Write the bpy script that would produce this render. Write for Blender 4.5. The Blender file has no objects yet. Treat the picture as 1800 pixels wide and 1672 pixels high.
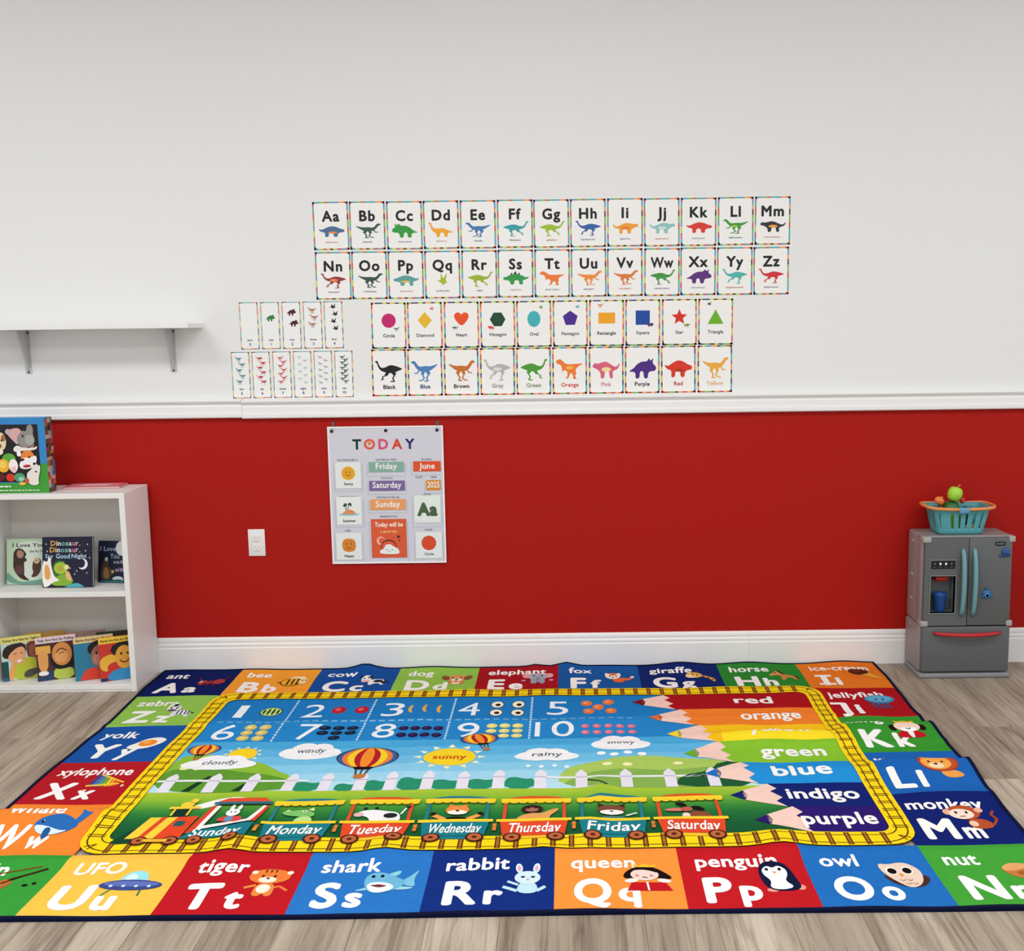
import bpy, bmesh, math, random
from math import sin, cos, pi, radians, exp
from mathutils import Matrix, Vector
from mathutils.geometry import tessellate_polygon
random.seed(4)
SC = bpy.context.scene
COL = SC.collection

# ---------------------------------------------------------------- camera
TH, RO = 0.136036, -0.012192
F = Vector((0, cos(TH), -sin(TH))); R0 = Vector((1, 0, 0)); U0 = Vector((0, sin(TH), cos(TH)))
RX = R0 * cos(RO) + U0 * sin(RO); UX = -R0 * sin(RO) + U0 * cos(RO)
cd = bpy.data.cameras.new('camera'); cam = bpy.data.objects.new('camera', cd); COL.objects.link(cam)
cd.sensor_width = 36; cd.lens = 1951.665 / 1800 * 36; cd.shift_x = -0.05336
cam.matrix_world = Matrix(((RX.x, UX.x, -F.x, 0), (RX.y, UX.y, -F.y, -4.57564), (RX.z, UX.z, -F.z, 1.44681), (0, 0, 0, 1)))
SC.camera = cam

# ---------------------------------------------------------------- world, lamps, exposure
w = bpy.data.worlds.new('world'); SC.world = w; w.use_nodes = True
w.node_tree.nodes['Background'].inputs[0].default_value = (0.985, 0.99, 1.0, 1)
w.node_tree.nodes['Background'].inputs[1].default_value = 0.80

def area(x, y, z, sx, sy, power, col=(1, 1, .995)):
    l = bpy.data.lights.new('ceiling_panel_light', 'AREA'); l.shape = 'RECTANGLE'; l.size = sx; l.size_y = sy
    l.energy = power; l.color = col
    o = bpy.data.objects.new('ceiling_panel_light', l); COL.objects.link(o); o.location = (x, y, z)
    return o
for x, y, p in ((-2.6, -2.3, 30), (-.1, -2.3, 32), (2.5, -2.3, 24), (-1.6, -4.4, 30), (1.4, -4.4, 27)):
    area(x, y, 3.12, 1.2, .6, p)
SC.view_settings.view_transform = 'Standard'; SC.view_settings.look = 'None'
SC.view_settings.exposure = 0.115; SC.view_settings.gamma = 1; SC.view_settings.use_curve_mapping = False

# ---------------------------------------------------------------- colours and materials
def lin(h):
    h = h.lstrip('#'); r = []
    for i in (0, 2, 4):
        c = int(h[i:i+2], 16) / 255
        r.append(c / 12.92 if c <= .04045 else ((c + .055) / 1.055) ** 2.4)
    return (*r, 1.0)

def mat(name, colour, rough=.6, spec=.4, bump=0, scale=200, vary=0, metal=0, sheen=0, attr=False, stretch=None):
    m = bpy.data.materials.new(name); m.use_nodes = True; nt = m.node_tree; N = nt.nodes; L = nt.links
    b = N['Principled BSDF']; b.inputs['Roughness'].default_value = rough; b.inputs['Specular IOR Level'].default_value = spec
    b.inputs['Metallic'].default_value = metal
    if sheen: b.inputs['Sheen Weight'].default_value = sheen
    tc = N.new('ShaderNodeTexCoord'); src = tc.outputs['Object']
    if stretch:
        mp = N.new('ShaderNodeMapping'); mp.inputs['Scale'].default_value = stretch; L.new(src, mp.inputs[0]); src = mp.outputs[0]
    nz = N.new('ShaderNodeTexNoise'); nz.inputs['Scale'].default_value = scale; nz.inputs['Detail'].default_value = 4; L.new(src, nz.inputs['Vector'])
    if attr:
        a = N.new('ShaderNodeAttribute'); a.attribute_name = 'Col'; c = a.outputs['Color']
    else:
        a = N.new('ShaderNodeRGB'); a.outputs[0].default_value = lin(colour) if isinstance(colour, str) else (*colour, 1); c = a.outputs[0]
    if vary:
        mr = N.new('ShaderNodeMapRange'); mr.inputs['To Min'].default_value = 1 - vary; mr.inputs['To Max'].default_value = 1 + vary
        L.new(nz.outputs['Fac'], mr.inputs['Value'])
        mx = N.new('ShaderNodeMix'); mx.data_type = 'RGBA'; mx.blend_type = 'MULTIPLY'; mx.inputs[0].default_value = 1
        L.new(c, mx.inputs[6]); L.new(mr.outputs[0], mx.inputs[7]); c = mx.outputs[2]
    L.new(c, b.inputs['Base Color'])
    if bump:
        bp = N.new('ShaderNodeBump'); bp.inputs['Strength'].default_value = bump; bp.inputs['Distance'].default_value = .002
        L.new(nz.outputs['Fac'], bp.inputs['Height']); L.new(bp.outputs[0], b.inputs['Normal'])
    return m

M_white = mat('wall_white_paint', (.80, .81, .81), .7, .3, bump=.15, scale=120, vary=.015)
M_red = mat('wall_red_paint', (.40, .0080, .005), .6, .15, bump=.12, scale=120, vary=.03)
M_ceil = mat('ceiling_paint', (.8, .79, .77), .9, .2, vary=.02)
M_trim = mat('trim_gloss_paint', (.84, .84, .835), .35, .5, vary=.015, scale=20)
M_lam = mat('white_laminate', (.82, .815, .80), .4, .45, vary=.02, scale=15)
M_backp = mat('cabinet_back_board', (.74, .71, .67), .6, .3, vary=.03, scale=10)
M_steel = mat('grey_bracket_steel', (.52, .53, .53), .45, .5, vary=.04, scale=30)
M_dark = mat('dark_screw', (.05, .05, .05), .4)
M_print = mat('printed_paper', None, .45, .35, attr=True, vary=.02, scale=60)
M_cloth = mat('printed_cloth', None, .8, .2, attr=True, vary=.04, scale=160, bump=.1)
M_rug = mat('printed_plush_rug', None, .95, .04, attr=True, vary=.09, scale=45, bump=.25)
M_bind = mat('navy_binding', '0a1030', .9, .1, bump=.3, scale=400)
M_slot = mat('grey_slot', (.42, .41, .40), .5)
M_plate = mat('outlet_plastic', (.82, .80, .78), .35, .5)
M_plast = mat('toy_plastic', None, .42, .45, attr=True, vary=.03, scale=40, bump=.05)
M_clear = mat('clear_hook_plastic', (.9, .88, .87), .15, .5); M_clear.node_tree.nodes['Principled BSDF'].inputs['Transmission Weight'].default_value = .92

def floor_mat():
    m = bpy.data.materials.new('vinyl_plank_floor'); m.use_nodes = True; nt = m.node_tree; N = nt.nodes; L = nt.links
    b = N['Principled BSDF']; b.inputs['Roughness'].default_value = .5; b.inputs['Specular IOR Level'].default_value = .35
    tc = N.new('ShaderNodeTexCoord')
    rot = N.new('ShaderNodeMapping'); rot.inputs['Rotation'].default_value = (0, 0, pi / 2); L.new(tc.outputs['Object'], rot.inputs[0])
    br = N.new('ShaderNodeTexBrick'); br.inputs['Scale'].default_value = 1; br.inputs['Brick Width'].default_value = 1.22
    br.inputs['Row Height'].default_value = .178; br.inputs['Mortar Size'].default_value = .0012; br.offset = .37
    br.inputs['Color1'].default_value = (0, 0, 0, 1); br.inputs['Color2'].default_value = (1, 1, 1, 1); br.inputs['Mortar'].default_value = (.5, .5, .5, 1)
    L.new(rot.outputs[0], br.inputs['Vector'])
    # shift the grain per plank so that it does not run on across joints
    sep = N.new('ShaderNodeVectorMath'); sep.operation = 'MULTIPLY_ADD'; sep.inputs[1].default_value = (13, 7, 3)
    L.new(br.outputs['Color'], sep.inputs[0]); L.new(tc.outputs['Object'], sep.inputs[2])
    def noise(scale, detail, dist, mapping):
        mp = N.new('ShaderNodeMapping'); mp.inputs['Scale'].default_value = mapping; L.new(sep.outputs[0], mp.inputs[0])
        n = N.new('ShaderNodeTexNoise'); n.inputs['Scale'].default_value = scale; n.inputs['Detail'].default_value = detail
        n.inputs['Distortion'].default_value = dist; n.inputs['Roughness'].default_value = .62; L.new(mp.outputs[0], n.inputs[0]); return n.outputs['Fac']
    def ramp(fac, *st):
        r = N.new('ShaderNodeValToRGB'); e = r.color_ramp.elements
        while len(e) < len(st): e.new(.5)
        for k, (p, c) in enumerate(st): e[k].position = p; e[k].color = (*c, 1)
        L.new(fac, r.inputs[0]); return r.outputs[0]
    def mul(a, c, f=1.0):
        x = N.new('ShaderNodeMix'); x.data_type = 'RGBA'; x.blend_type = 'MULTIPLY'; x.inputs[0].default_value = f
        L.new(a, x.inputs[6]); L.new(c, x.inputs[7]); return x.outputs[2]
    base = ramp(noise(2.2, 5, .6, (3.2, .40, 1)), (.30, (.235, .185, .138)), (.48, (.355, .298, .235)), (.68, (.475, .415, .335)))
    fine = ramp(noise(9, 8, .4, (9, .32, 1)), (.30, (.60, .575, .55)), (.5, (1, 1, 1)), (.72, (1.10, 1.10, 1.09)))
    streak = ramp(noise(3.0, 3, 1.2, (6, .45, 1)), (.34, (.58, .54, .50)), (.45, (1, 1, 1)), (1, (1, 1, 1)))
    tone = ramp(br.outputs['Color'], (0, (.84, .82, .80)), (1, (1.10, 1.10, 1.10)))
    seam = ramp(br.outputs['Fac'], (0, (1, 1, 1)), (1, (.55, .5, .45)))
    c = mul(mul(mul(mul(base, fine, 1), streak, .8), tone), seam, .8)
    L.new(c, b.inputs['Base Color'])
    bp = N.new('ShaderNodeBump'); bp.inputs['Strength'].default_value = .12; bp.inputs['Distance'].default_value = .001
    L.new(fine, bp.inputs['Height']); L.new(bp.outputs[0], b.inputs['Normal'])
    return m
M_floor = floor_mat()

# ---------------------------------------------------------------- object helpers
def tag(o, label=None, cat=None, group=None, kind=None):
    if label: o['label'] = label
    if cat: o['category'] = cat
    if group: o['group'] = group
    if kind: o['kind'] = kind
    return o

def empty(name, loc=(0, 0, 0), rz=0):
    o = bpy.data.objects.new(name, None); COL.objects.link(o); o.location = loc; o.rotation_euler = (0, 0, rz)
    o.empty_display_size = .05
    return o

class MB:
    """collects polygons with a colour each; build() links them as one mesh object"""
    def __init__(s): s.v = []; s.f = []; s.c = []; s.smooth = []
    def face(s, pts, col=(1, 1, 1, 1), sm=False):
        n = len(s.v); s.v.extend(pts); s.f.append(tuple(range(n, n + len(pts)))); s.c.append(col); s.smooth.append(sm)
    def add_bm(s, bm, col, sm=False, M=None):
        n = len(s.v); bm.verts.ensure_lookup_table()
        for i, v in enumerate(bm.verts):
            v.index = i; s.v.append(tuple(M @ v.co if M else v.co))
        for f in bm.faces:
            s.f.append(tuple(n + v.index for v in f.verts)); s.c.append(col); s.smooth.append(sm)
        bm.free()
    def box(s, x0, x1, y0, y1, z0, z1, col='ffffff', bev=0, seg=2, M=None):
        bm = bmesh.new(); bmesh.ops.create_cube(bm, size=1)
        for v in bm.verts:
            v.co = Vector(((x0 + x1) / 2 + v.co.x * (x1 - x0), (y0 + y1) / 2 + v.co.y * (y1 - y0), (z0 + z1) / 2 + v.co.z * (z1 - z0)))
        if bev: bmesh.ops.bevel(bm, geom=bm.edges[:], offset=bev, segments=seg, affect='EDGES', profile=.5)
        s.add_bm(bm, lin(col), bool(bev) and seg > 1, M)
    def tube(s, pts, r, col='ffffff', n=8, caps=True, flat=1.0):
        """tube along points; r may be a list; flat squeezes the section's second axis"""
        P = [Vector(p) for p in pts]; rs = r if isinstance(r, (list, tuple)) else [r] * len(P); rings = []; c = lin(col)
        al = P[-1] - P[0]; ref = Vector((1, 0, 0)) if abs(al.z) > .7 * al.length else Vector((0, 0, 1))
        for i, p in enumerate(P):
            d = (P[min(i + 1, len(P) - 1)] - P[max(i - 1, 0)]).normalized()
            a = d.cross(ref)
            if a.length < .05: a = d.cross(Vector((0, 1, 0)))
            a.normalize(); b = d.cross(a).normalized()
            rings.append([p + a * cos(2 * pi * k / n) * rs[i] + b * sin(2 * pi * k / n) * rs[i] * flat for k in range(n)])
        n0 = len(s.v)
        for rg in rings: s.v.extend(tuple(q) for q in rg)
        for i in range(len(P) - 1):
            for k in range(n):
                k2 = (k + 1) % n
                s.f.append((n0 + i * n + k, n0 + i * n + k2, n0 + (i + 1) * n + k2, n0 + (i + 1) * n + k)); s.c.append(c); s.smooth.append(True)
        if caps:
            s.f.append(tuple(n0 + k for k in reversed(range(n)))); s.c.append(c); s.smooth.append(False)
            m = n0 + (len(P) - 1) * n
            s.f.append(tuple(m + k for k in range(n))); s.c.append(c); s.smooth.append(False)
    def lathe(s, prof, col='ffffff', n=20, loc=(0, 0, 0), sx=1, sy=1, M=None):
        c = lin(col); n0 = len(s.v)
        for r, z in prof:
            for k in range(n):
                q = Vector((loc[0] + cos(2 * pi * k / n) * r * sx, loc[1] + sin(2 * pi * k / n) * r * sy, loc[2] + z))
                s.v.append(tuple(M @ q if M else q))
        for i in range(len(prof) - 1):
            for k in range(n):
                k2 = (k + 1) % n
                s.f.append((n0 + i * n + k, n0 + i * n + k2, n0 + (i + 1) * n + k2, n0 + (i + 1) * n + k)); s.c.append(c); s.smooth.append(True)
        for i, rev in ((0, True), (len(prof) - 1, False)):
            if prof[i][0] > 1e-6:
                q = [n0 + i * n + k for k in range(n)]
                s.f.append(tuple(reversed(q)) if rev else tuple(q)); s.c.append(c); s.smooth.append(False)
    def ball(s, loc, rx, ry, rz, col, n=16, M=None):
        prof = [(max(sin(pi * i / 10), 1e-7), -cos(pi * i / 10) * rz) for i in range(11)]
        s.lathe([(a * 1.0, z) for a, z in prof], col, n, loc, rx, ry, M)
    def build(s, name, m, parent=None, loc=None, rot=None):
        me = bpy.data.meshes.new(name); me.from_pydata([tuple(v) for v in s.v], [], s.f)
        ca = me.color_attributes.new('Col', 'FLOAT_COLOR', 'CORNER'); buf = []
        for f, c in zip(s.f, s.c): buf.extend(c * len(f))
        ca.data.foreach_set('color', buf)
        me.polygons.foreach_set('use_smooth', s.smooth)
        me.materials.append(m); me.update()
        o = bpy.data.objects.new(name, me); COL.objects.link(o)
        if parent is not None: o.parent = parent
        if loc: o.location = loc
        if rot: o.rotation_euler = rot
        return o

# ---------------------------------------------------------------- flat artwork (prints on paper and cloth)
_tc = {}
def glyphs(txt, bold=0.0, res=2, track=0):
    k = (txt, round(bold, 3), res, track)
    if k not in _tc:
        cu = bpy.data.curves.new('txt', 'FONT'); cu.body = txt; cu.resolution_u = res; cu.space_character = 1 + bold * 1.6 + track
        o = bpy.data.objects.new('txt', cu); COL.objects.link(o); bpy.context.view_layer.update()
        ev = o.evaluated_get(bpy.context.evaluated_depsgraph_get()); me = ev.to_mesh()
        V = [(v.co.x, v.co.y) for v in me.vertices]; P = [[V[i] for i in p.vertices] for p in me.polygons if p.area > 1e-9]
        ev.to_mesh_clear(); bpy.data.objects.remove(o); bpy.data.curves.remove(cu)
        _tc[k] = (P, min(p[0] for p in V), max(p[0] for p in V))
    return _tc[k]

def chaikin(p, it=1):
    for _ in range(it):
        q = []
        for i in range(len(p)):
            a, b = p[i], p[(i + 1) % len(p)]
            q.append((a[0] * .75 + b[0] * .25, a[1] * .75 + b[1] * .25)); q.append((a[0] * .25 + b[0] * .75, a[1] * .25 + b[1] * .75))
        p = q
    return p

HEAVY = .03
class Art:
    """shapes in a local frame set by at(); each later shape lies one layer above the earlier one"""
    def __init__(s): s.p = []; s.at()
    def at(s, x=0, y=0, sx=1, sy=None, rot=0, lv=1):
        s.o = (x, y); s.s = (sx, sy if sy is not None else sx); s.r = (cos(rot), sin(rot)); s.lv = lv; return s
    def _t(s, q):
        x, y = q[0] * s.s[0], q[1] * s.s[1]
        return (s.o[0] + x * s.r[0] - y * s.r[1], s.o[1] + x * s.r[1] + y * s.r[0])
    def raw(s, col, polys, hold=False):
        c = lin(col)
        for p in polys: s.p.append(([s._t(q) for q in p], c, s.lv))
        if not hold: s.lv += 1
        return s
    def poly(s, col, pts, hold=False):
        n = len(pts)
        if n > 4 or n == 4 and not s._convex(pts):
            tris = tessellate_polygon([[Vector((q[0], q[1], 0)) for q in pts]])
            return s.raw(col, [[pts[i] for i in t] for t in tris], hold)
        return s.raw(col, [pts], hold)
    @staticmethod
    def _convex(p):
        sg = 0
        for i in range(len(p)):
            a, b, c = p[i], p[(i + 1) % len(p)], p[(i + 2) % len(p)]
            k = (b[0] - a[0]) * (c[1] - b[1]) - (b[1] - a[1]) * (c[0] - b[0])
            if k * sg < 0: return False
            if k: sg = k
        return True
    def blob(s, col, pts, it=2, hold=False): return s.poly(col, chaikin(list(pts), it), hold)
    def ell(s, col, x, y, rx, ry=None, rot=0, n=16, hold=False, a0=0, a1=2 * pi):
        ry = rx if ry is None else ry; full = a1 - a0 > 6.28; k = n if full else n + 1; P = []
        for i in range(k):
            t = a0 + (a1 - a0) * i / n; u, v = cos(t) * rx, sin(t) * ry
            P.append((x + u * cos(rot) - v * sin(rot), y + u * sin(rot) + v * cos(rot)))
        return s.raw(col, [P], hold)
    def rect(s, col, x0, y0, x1, y1, hold=False): return s.raw(col, [[(x0, y0), (x1, y0), (x1, y1), (x0, y1)]], hold)
    def rrect(s, col, x0, y0, x1, y1, r, hold=False, n=4):
        P = []
        for cx, cy, a in ((x1 - r, y0 + r, -pi / 2), (x1 - r, y1 - r, 0), (x0 + r, y1 - r, pi / 2), (x0 + r, y0 + r, pi)):
            for i in range(n + 1): P.append((cx + r * cos(a + pi / 2 * i / n), cy + r * sin(a + pi / 2 * i / n)))
        return s.raw(col, [P], hold)
    def line(s, col, pts, wd, hold=False):
        Q = []; c = lin(col)
        for k_, (a, b) in enumerate(zip(pts, pts[1:])):
            dx, dy = b[0] - a[0], b[1] - a[1]; l = math.hypot(dx, dy) or 1; nx, ny = -dy / l * wd / 2, dx / l * wd / 2
            s.p.append(([s._t(q) for q in ((a[0] - nx, a[1] - ny), (b[0] - nx, b[1] - ny), (b[0] + nx, b[1] + ny), (a[0] + nx, a[1] + ny))], c, s.lv + .3 * (k_ % 2)))
        if not hold: s.lv += 1
        return s
    def text(s, col, txt, x, y, h, wmax=None, w=None, align='l', bold=.0, slant=0, res=2, hold=False, track=0, narrow=1):
        """h is the height of a capital; w forces the width, wmax only limits it"""
        P, x0, x1 = glyphs(txt, bold, res, track); x0 -= bold; x1 += bold; k = h / (.69 + bold); wd = (x1 - x0) * k * narrow; kx = k * narrow
        if w: kx = kx * w / wd
        elif wmax and wd > wmax: kx = kx * wmax / wd
        wd = (x1 - x0) * kx; ox = x - x0 * kx - (wd if align == 'r' else wd / 2 if align == 'c' else 0)
        n = (8 if h > HEAVY else 4) if bold else 1; lv = s.lv       # a heavier weight: the same letters printed again, shifted by a hair
        for i in range(n):
            dx, dy = (bold * cos(2 * pi * i / n), bold * sin(2 * pi * i / n)) if bold else (0, 0); s.lv = lv + .22 * i
            s.raw(col, [[(ox + (q[0] + dx) * kx + (q[1] + dy) * k * slant, y + (q[1] + dy) * k) for q in p] for p in P], True)
        s.lv = lv + (0 if hold else math.ceil(.22 * n) + (0 if n > 1 else .8))
        return s
    def use(s, fn, x, y, w, h, flip=False, rot=0, lv=None, **kw):
        """draws pictogram fn(art) made in the unit square into the box centred on x, y"""
        keep = s.o, s.s, s.r; lv0 = s.lv if lv is None else lv
        c, d = cos(rot), sin(rot); sx = -w if flip else w
        u, v = (-.5 * sx), (-.5 * h)
        o = (x + u * c - v * d, y + u * d + v * c)
        o2 = s._t(o); ss = (s.s[0] * sx, s.s[1] * h)
        s.o, s.s, s.r = o2, ss, (c, d); s.lv = lv0
        fn(s, **kw)
        top = s.lv
        s.o, s.s, s.r = keep; s.lv = top
        return s

def sheet(name, w, h, t, art, base='f4f4f2', dz=.00012, m=None, mb=None, x0=None):
    """thin board standing in the xz plane, front face towards -y, print on the front"""
    mb = mb or MB(); a = -w / 2 if x0 is None else x0
    mb.box(a, a + w, -t, 0, 0, h, base)
    for p, c, lv in art.p:
        ar = sum(p[i][0] * p[(i + 1) % len(p)][1] - p[(i + 1) % len(p)][0] * p[i][1] for i in range(len(p)))
        q = [(x, -t - lv * dz, y) for x, y in (p if ar > 0 else reversed(p))]
        mb.face(q, c)
    return mb
# ================================================================ the setting
RAIL, BASE, TOPZ = 1.0784, .1455, 3.2
mb = MB()
W0, W1 = -4.2, 3.6
mb.face([(W0, 0, RAIL), (W1, 0, RAIL), (W1, 0, TOPZ), (W0, 0, TOPZ)]); mb.face([(W0, 0, 0), (W1, 0, 0), (W1, 0, RAIL), (W0, 0, RAIL)])
mb.face([(W0, .12, 0), (W0, .12, TOPZ), (W1, .12, TOPZ), (W1, .12, 0)])
for x in (W0, W1): mb.face([(x, 0, 0), (x, 0, TOPZ), (x, .12, TOPZ), (x, .12, 0)])
o = mb.build('wall_back', M_white); o.data.materials.append(M_red); o.data.polygons[1].material_index = 1; tag(o, kind='structure')
mb = MB(); mb.box(W0, W1, -7, .12, -.05, 0); tag(mb.build('floor', M_floor), kind='structure')
mb = MB(); mb.box(W0, W1, -7, .12, TOPZ, TOPZ + .05); tag(mb.build('ceiling', M_ceil), kind='structure')

def moulding(name, prof, x0, x1, z=0, dz=0):
    """profile (depth, height) swept along the wall"""
    mb = MB(); n = len(prof)
    A = [(x0, -d, z + h) for d, h in prof]; B = [(x1, -d, z + h + dz) for d, h in prof]
    for i in range(n - 1): mb.face([A[i], A[i + 1], B[i + 1], B[i]][::-1])
    mb.face(A); mb.face(B[::-1])
    return tag(mb.build(name, M_trim), kind='structure')
railp = [(0, 0), (.020, 0), (.024, .004), (.024, .017), (.019, .021), (.0165, .0225), (.0165, .046), (.0125, .053), (.012, .058), (.026, .066), (.028, .071), (.026, .075), (0, .077)]
moulding('trim_1', railp, W0, -1.331, RAIL, .0005)
moulding('trim_2', railp, -1.330, W1, RAIL - .0035, .004)
basep = [(0, 0), (.015, 0), (.015, .100), (.0135, .103), (.0105, .105), (.0125, .110), (.0125, .117), (.0085, .121), (.0075, .124), (.0095, .130), (.008, .140), (.004, .145), (0, .1465)]
moulding('baseboard_back', basep, W0, .765)
moulding('baseboard_back', basep, .7655, W1)

# ================================================================ wall shelf
sh = empty('wall_shelf', (-2.2, 0, 1.447)); tag(sh, 'long white wall shelf on two grey steel brackets above the bookcase', 'shelf')
mb = MB(); mb.box(-1.0, .724, -.19, -.0005, 0, .019, bev=.0012, seg=1); mb.build('board', M_lam, sh)
for bx in (0, .594):
    mb = MB()
    mb.box(bx - .013, bx + .013, -.0025, 0, -.178, 0, bev=.0006, seg=1)
    mb.box(bx - .013, bx + .013, -.125, 0, -.0025, 0, bev=.0006, seg=1)
    for q in (-.0035, .0035):   # pressed rib between the two arms
        mb.face([(bx + q, -.082, -.0025), (bx + q, -.0025, -.0025), (bx + q, -.0025, -.168)] if q < 0 else [(bx + q, -.082, -.0025), (bx + q, -.0025, -.168), (bx + q, -.0025, -.0025)])
    mb.face([(bx - .0035, -.082, -.0025), (bx - .0035, -.0025, -.168), (bx + .0035, -.0025, -.168), (bx + .0035, -.082, -.0025)])
    br = mb.build('bracket', M_steel, sh); br['label'] = 'grey steel bracket'
    for sx, sz in ((.008, -.012), (0, -.171)):
        mb = MB(); mb.lathe([(0.0001, -.0055), (.003, -.005), (.0042, -.0028), (.0042, 0)], '303030', 10, M=Matrix.Translation((bx + sx, -.0025, sz)) @ Matrix.Rotation(-pi / 2, 4, 'X'))
        mb.build('screw', M_dark, br)

# ================================================================ outlet
ol = empty('wall_outlet', (-1.3015, 0, .496)); tag(ol, 'white duplex wall outlet on the red wall beside the bookcase', 'outlet')
mb = MB(); mb.box(-.035, .035, -.006, 0, 0, .114, bev=.002); mb.build('cover_plate', M_plate, ol)
for z in (.0375, .0765):
    mb = MB(); a = Art(); P = []
    for i in range(24):
        t = 2 * pi * i / 24; P.append((max(-.0168, min(.0168, .0195 * cos(t))), max(-.0142, min(.0142, .0195 * sin(t)))))
    for i in range(24):
        j = (i + 1) % 24; mb.face([(P[i][0], -.006, z + P[i][1]), (P[j][0], -.006, z + P[j][1]), (P[j][0] * .95, -.0095, z + P[j][1] * .95), (P[i][0] * .95, -.0095, z + P[i][1] * .95)])
    mb.face([(q[0] * .95, -.0095, z + q[1] * .95) for q in P])
    rc = mb.build('receptacle', M_plate, ol)
    mb = MB()
    for sx, hh in ((-.0065, .008), (.0065, .0065)): mb.box(sx - .001, sx + .001, -.0098, -.0094, z - hh / 2 + .002, z + hh / 2 + .002, '202020')
    mb.box(-.002, .002, -.0098, -.0094, z - .0095, z - .0055, '202020'); mb.build('slot', M_slot, rc)
mb = MB(); mb.lathe([(.0001, -.008), (.0025, -.0075), (.003, -.006)], n=10, M=Matrix.Translation((0, 0, .057)) @ Matrix.Rotation(-pi / 2, 4, 'X') @ Matrix.Translation((0, 0, 0)))
mb.build('screw', M_plate, ol)
# ================================================================ the rug
def g(x, c, s): return exp(-((x - c) / s) ** 2)
def sst(a, b, x):
    t = max(0, min(1, (x - a) / (b - a))); return t * t * (3 - 2 * t)
def ridge(v, c, wb, wf):            # steep towards the wall, gentle towards the viewer
    return exp(-((v - c) / (wb if v < c else wf)) ** 2)
def rug_h(u, v):
    h = .0045
    h += .0016 * (1 + sin(2.1 * u + .7 * v) * sin(1.7 * v - .6 * u + 1)) + .0009 * (1 + sin(5.3 * u + 2.2 * v + .5) * sin(4.1 * v - 1.3 * u))
    h += .026 * ridge(v, 2.36 + .03 * sin(u * 2), .10, .34) * sst(7.9, 8.15, u) + .021 * ridge(v, 2.52, .10, .22) * sst(6.2, 7.0, u) * (1 - sst(7.7, 8.2, u))
    h += .025 * ridge(v, 3.36, .10, .34) * sst(7.95, 8.2, u) + .006 * ridge(v, 3.4, .10, .25) * sst(6.4, 7.2, u) * (1 - sst(7.8, 8.2, u))
    h += .008 * ridge(v, 4.05, .12, .3) * sst(8.0, 8.4, u)
    h += .027 * ridge(v, 4.28 - .03 * u, .10, .36) * (1 - sst(.75, 1.15, u))
    h += (.005 + .002 * sin(3 * u)) * ridge(v, 5.09 + .015 * sin(4 * u), .05, .10)
    for c, s, a, v0, sv in ((2.30, .14, .013, 4.85, .42), (3.58, .15, .011, 4.95, .33), (6.88, .17, .010, 4.95, .30), (5.42, .10, .012, 3.82, .30), (5.3, .12, .007, 4.65, .3), (4.9, .14, .006, 5.0, .2)):
        h += a * g(u, c, s) * g(v, v0, sv)
    for c, s, a in ((2.55, .16, .020), (5.10, .13, .016), (4.72, .10, .009), (6.55, .25, .009), (3.4, .3, .004), (7.4, .3, .006), (8.6, .3, .008), (1.2, .3, .003)):
        h += a * g(u, c, s) * g(v, .02, .20)
    for c, a in ((2.08, .0025), (3.55, .003), (4.9, .004), (5.6, .003), (6.5, .003)):   # faint creases down the sky
        h += a * g(u, c + .05 * sin(3 * v), .035) * sst(1.1, 1.6, v) * (1 - sst(3.3, 4.0, v))
    h += .0022 * (1 + sin(8.3 * u + 1.6 * sin(4.1 * v))) * (1 + sin(9.5 * v + .9 * u)) * .5 * sst(6.2, 6.9, u) * sst(1.1, 1.6, v) * (1 - sst(3.4, 4.2, v))
    h += .0015 * (1 + sin(6.1 * u + 3.3 * v)) * (1 + sin(7.7 * v - 1.9 * u + 2)) * .5
    h += .0035 * g(v, 1.95 + .04 * sin(1.5 * u), .06) + .003 * g(v, 2.72 + .05 * sin(u), .05) * sst(1, 3, u)
    return h
RUX, RUY, SU, SV = -.21137, -.0185, .3333, .3318
def rug_xy(u, v):
    # slight wander of the cloth's edges
    du = .018 * sin(2.2 * v + .4) * ((u - 4.5) / 4.5) ** 3; dv = -.008 * sin(1.3 * u + .5) * sst(4.5, 6, v)
    return RUX + (u + du - 4.5) * SU, RUY - (v + dv) * SV
GU, GV = .1, .05
_hc = {}
def node_h(i, j):
    k = (i, j)
    if k not in _hc: _hc[k] = rug_h(i * GU, j * GV)
    return _hc[k]
_nc = {}
def node_n(i, j):
    k = (i, j)
    if k not in _nc:
        e = .01; u, v = i * GU, j * GV
        dx = (rug_h(u + e, v) - rug_h(u - e, v)) / (2 * e * SU); dy = -(rug_h(u, v + e) - rug_h(u, v - e)) / (2 * e * SV)
        _nc[k] = Vector((-dx, -dy, 1)).normalized()
    return _nc[k]
def clip(p, a, b, c):               # keeps a*x + b*y <= c
    out = []; n = len(p)
    d = [a * q[0] + b * q[1] - c for q in p]
    if max(d) <= 1e-9: return p
    if min(d) >= -1e-9: return None
    for i in range(n):
        q, r, dq, dr = p[i], p[(i + 1) % n], d[i], d[(i + 1) % n]
        if dq <= 0: out.append(q)
        if dq * dr < 0:
            t = dq / (dq - dr); out.append((q[0] + (r[0] - q[0]) * t, q[1] + (r[1] - q[1]) * t))
    return out if len(out) > 2 else None

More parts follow.
